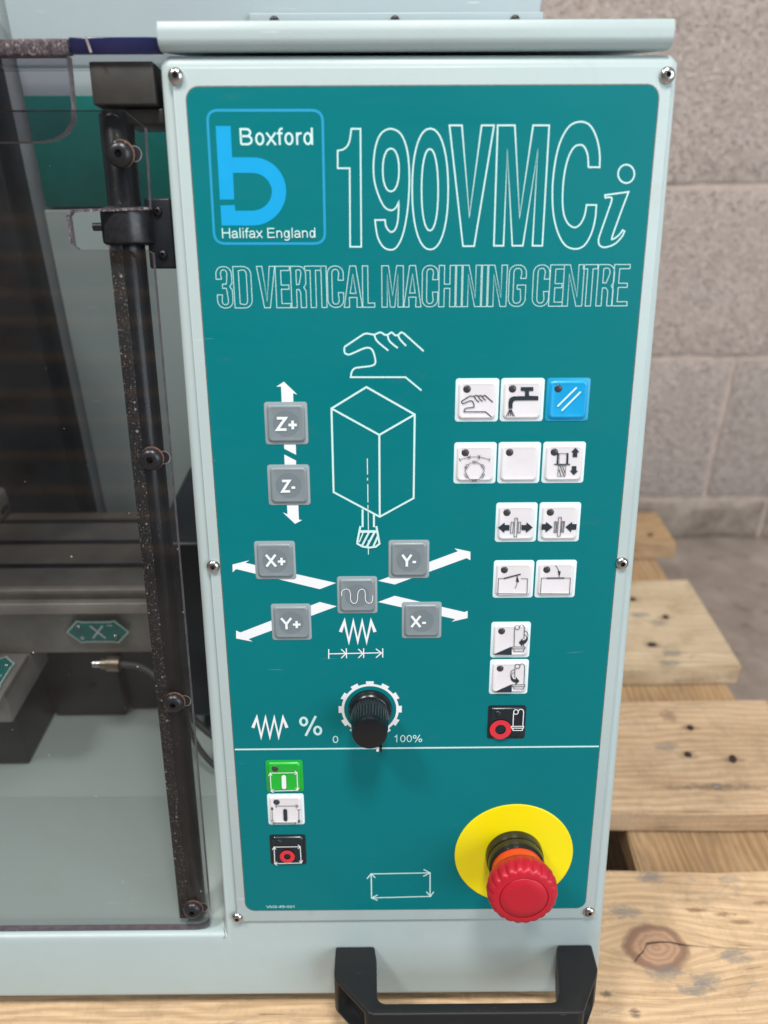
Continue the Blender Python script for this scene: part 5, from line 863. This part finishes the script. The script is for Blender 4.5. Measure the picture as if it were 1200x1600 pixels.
# chipped bright cut along the notch
part('notch_edge', fixn(mesh('notch_edge', *ribbon([(-23.0,406.9),(-59.2,406.0),(-61.4,403.6),(-61.1,391.5)], 1.3, -3.9), 'sawn_edge')))
upper = [(-335,436.3),(-73,436.8),(-66,438.0),(-60.5,441.0),(-57.2,445.5),(-56.2,451),(-55.8,472.5),(-335,472.5)]
part('guard_sheet', prism('guard_sheet', upper, -17, -10.5, 'acrylic_upper', 'n', edge_mat='acrylic_edge_light'), 'smaller smoked sheet tucked behind the top of the guard')
wpart('guard_top', box_mesh('guard_top', -.335, -.0115, .4005, .6130, .6965, .7025, 'acrylic_top', .0004), 'smoked plate roofing the working space')
wpart('guard_side', box_mesh('guard_side', -.345, -.3355, .33, .64, .2127, .7025, 'paint_inner', .0004))
t0 = L(0, 470.7, -3.0); t1 = L(0, 477.4, -3.0)
wpart('top_guard_edge', box_mesh('top_guard_edge', -.0512, -.0112, t0.y, t0.y+.006, t0.z, t1.z, 'acrylic_navy', .0005), 'dark navy edge of the top guard plate')
wpart('top_guard_rim', box_mesh('top_guard_rim', -.335, -.0517, t0.y-.001, t0.y+.006, t0.z-.0005, t1.z-.0005, 'sawn_edge', .0007), 'rough sawn rim of the top guard plate')
part('guard_scratch', mesh('guard_scratch', *ribbon([(-41.5,471.0),(-43.2,477.2)], 1.1, -1.2), 'acrylic_edge_light'))
# bolts through the sheet, washers and slots
db = screw_meshes(5.9, 3.6, 1.9, 'bolt_black', 'bolt')
wsh = mesh('washer', *stack([(circ(6.1, 28), 0), (circ(6.1, 28), .6), (circ(5.8, 28), .7)]), 'copper_rust'); shade(wsh)
slot_me = mesh('slot', *ribbon([(x+0.0, y) for x, y in rr2(9.6, 6.6, 3.2)]+[rr2(9.6, 6.6, 3.2)[0]], .45, 0), 'slot_rim')
hole_me2 = mesh('slot_hole', *stack([(rr2(9.0, 6.0, 2.9), -.05)]), 'machine_black')
for i, (u, v) in enumerate(((-33.4, 430.0), (-32.9, 286.6), (-33.6, 144.0), (-34.5, -3.4))):
    b = at('bolt', db, u, v, -2.6, 'large black domed bolt through the guard')
    sub('washer', wsh, b, (0.0004, .0003, -.0009))
    s = sub('slot', fixn(slot_me.copy()), b, (.0045, .0004, -.0012)); 
    sub('slot_hole', hole_me2, b, (.0045, .0004, -.00125))
# black clamp block, its lower body, collar with set screw, bracket
part('rod_block', box_mesh('rod_block', -.0448, -.0160, .4512, .4688, -.030, -.0062, 'block_grey', .0008), 'black square block over the rod top')
part('rod_block_foot', box_mesh('rod_block_foot', -.0330, -.0145, .4440, .4508, -.034, -.012, 'block_grey', .0008))
wv_, wf_ = lathe([(11.0, 0), (12.4, 1.0), (12.6, 2), (12.6, 15.2), (12.4, 16.4), (11.0, 17.4)], 36)
wf_.append(tuple(reversed(range(36))))
col = link('rod_collar', mesh('rod_collar', [(x, z, y) for x, y, z in wv_], [tuple(reversed(f)) for f in wf_], 'bolt_black'), mac, L(-37.3, 391.0, -17)-BASE, PANEL_ROT, 'black round collar on the rod'); shade(col.data, 40)
link('set_screw', tube('set_screw', [(-.0165,.0085,.002),(-.0105,.0085,.002)], .0019, 'bolt_black'), col)
br = part('collar_bracket', box_mesh('collar_bracket', -.0285, -.0158, .380, .4125, -.030, -.016, 'machine_black', .001))
s3 = screw_meshes(2.3, 1.6, 1.0, 'bolt_black', 'screw')
sub('screw', s3, br, (-.0222, .4065, -.016)); sub('screw', s3, br, (-.0215, .3865, -.016))
for x, y in ((-.30, .33), (.19, .33), (-.30, .62), (.19, .62)):
    v, f = lathe([(16, 0), (16, 9), (14, 10.6)], 24); link('rubber_foot', mesh('rubber_foot', v, f, 'rubber'), mac, Vector((x, y, PT+.0012))-BASE)
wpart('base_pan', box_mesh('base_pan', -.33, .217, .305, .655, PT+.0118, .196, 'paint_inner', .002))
for c in ((-.333, .31),):
    pass
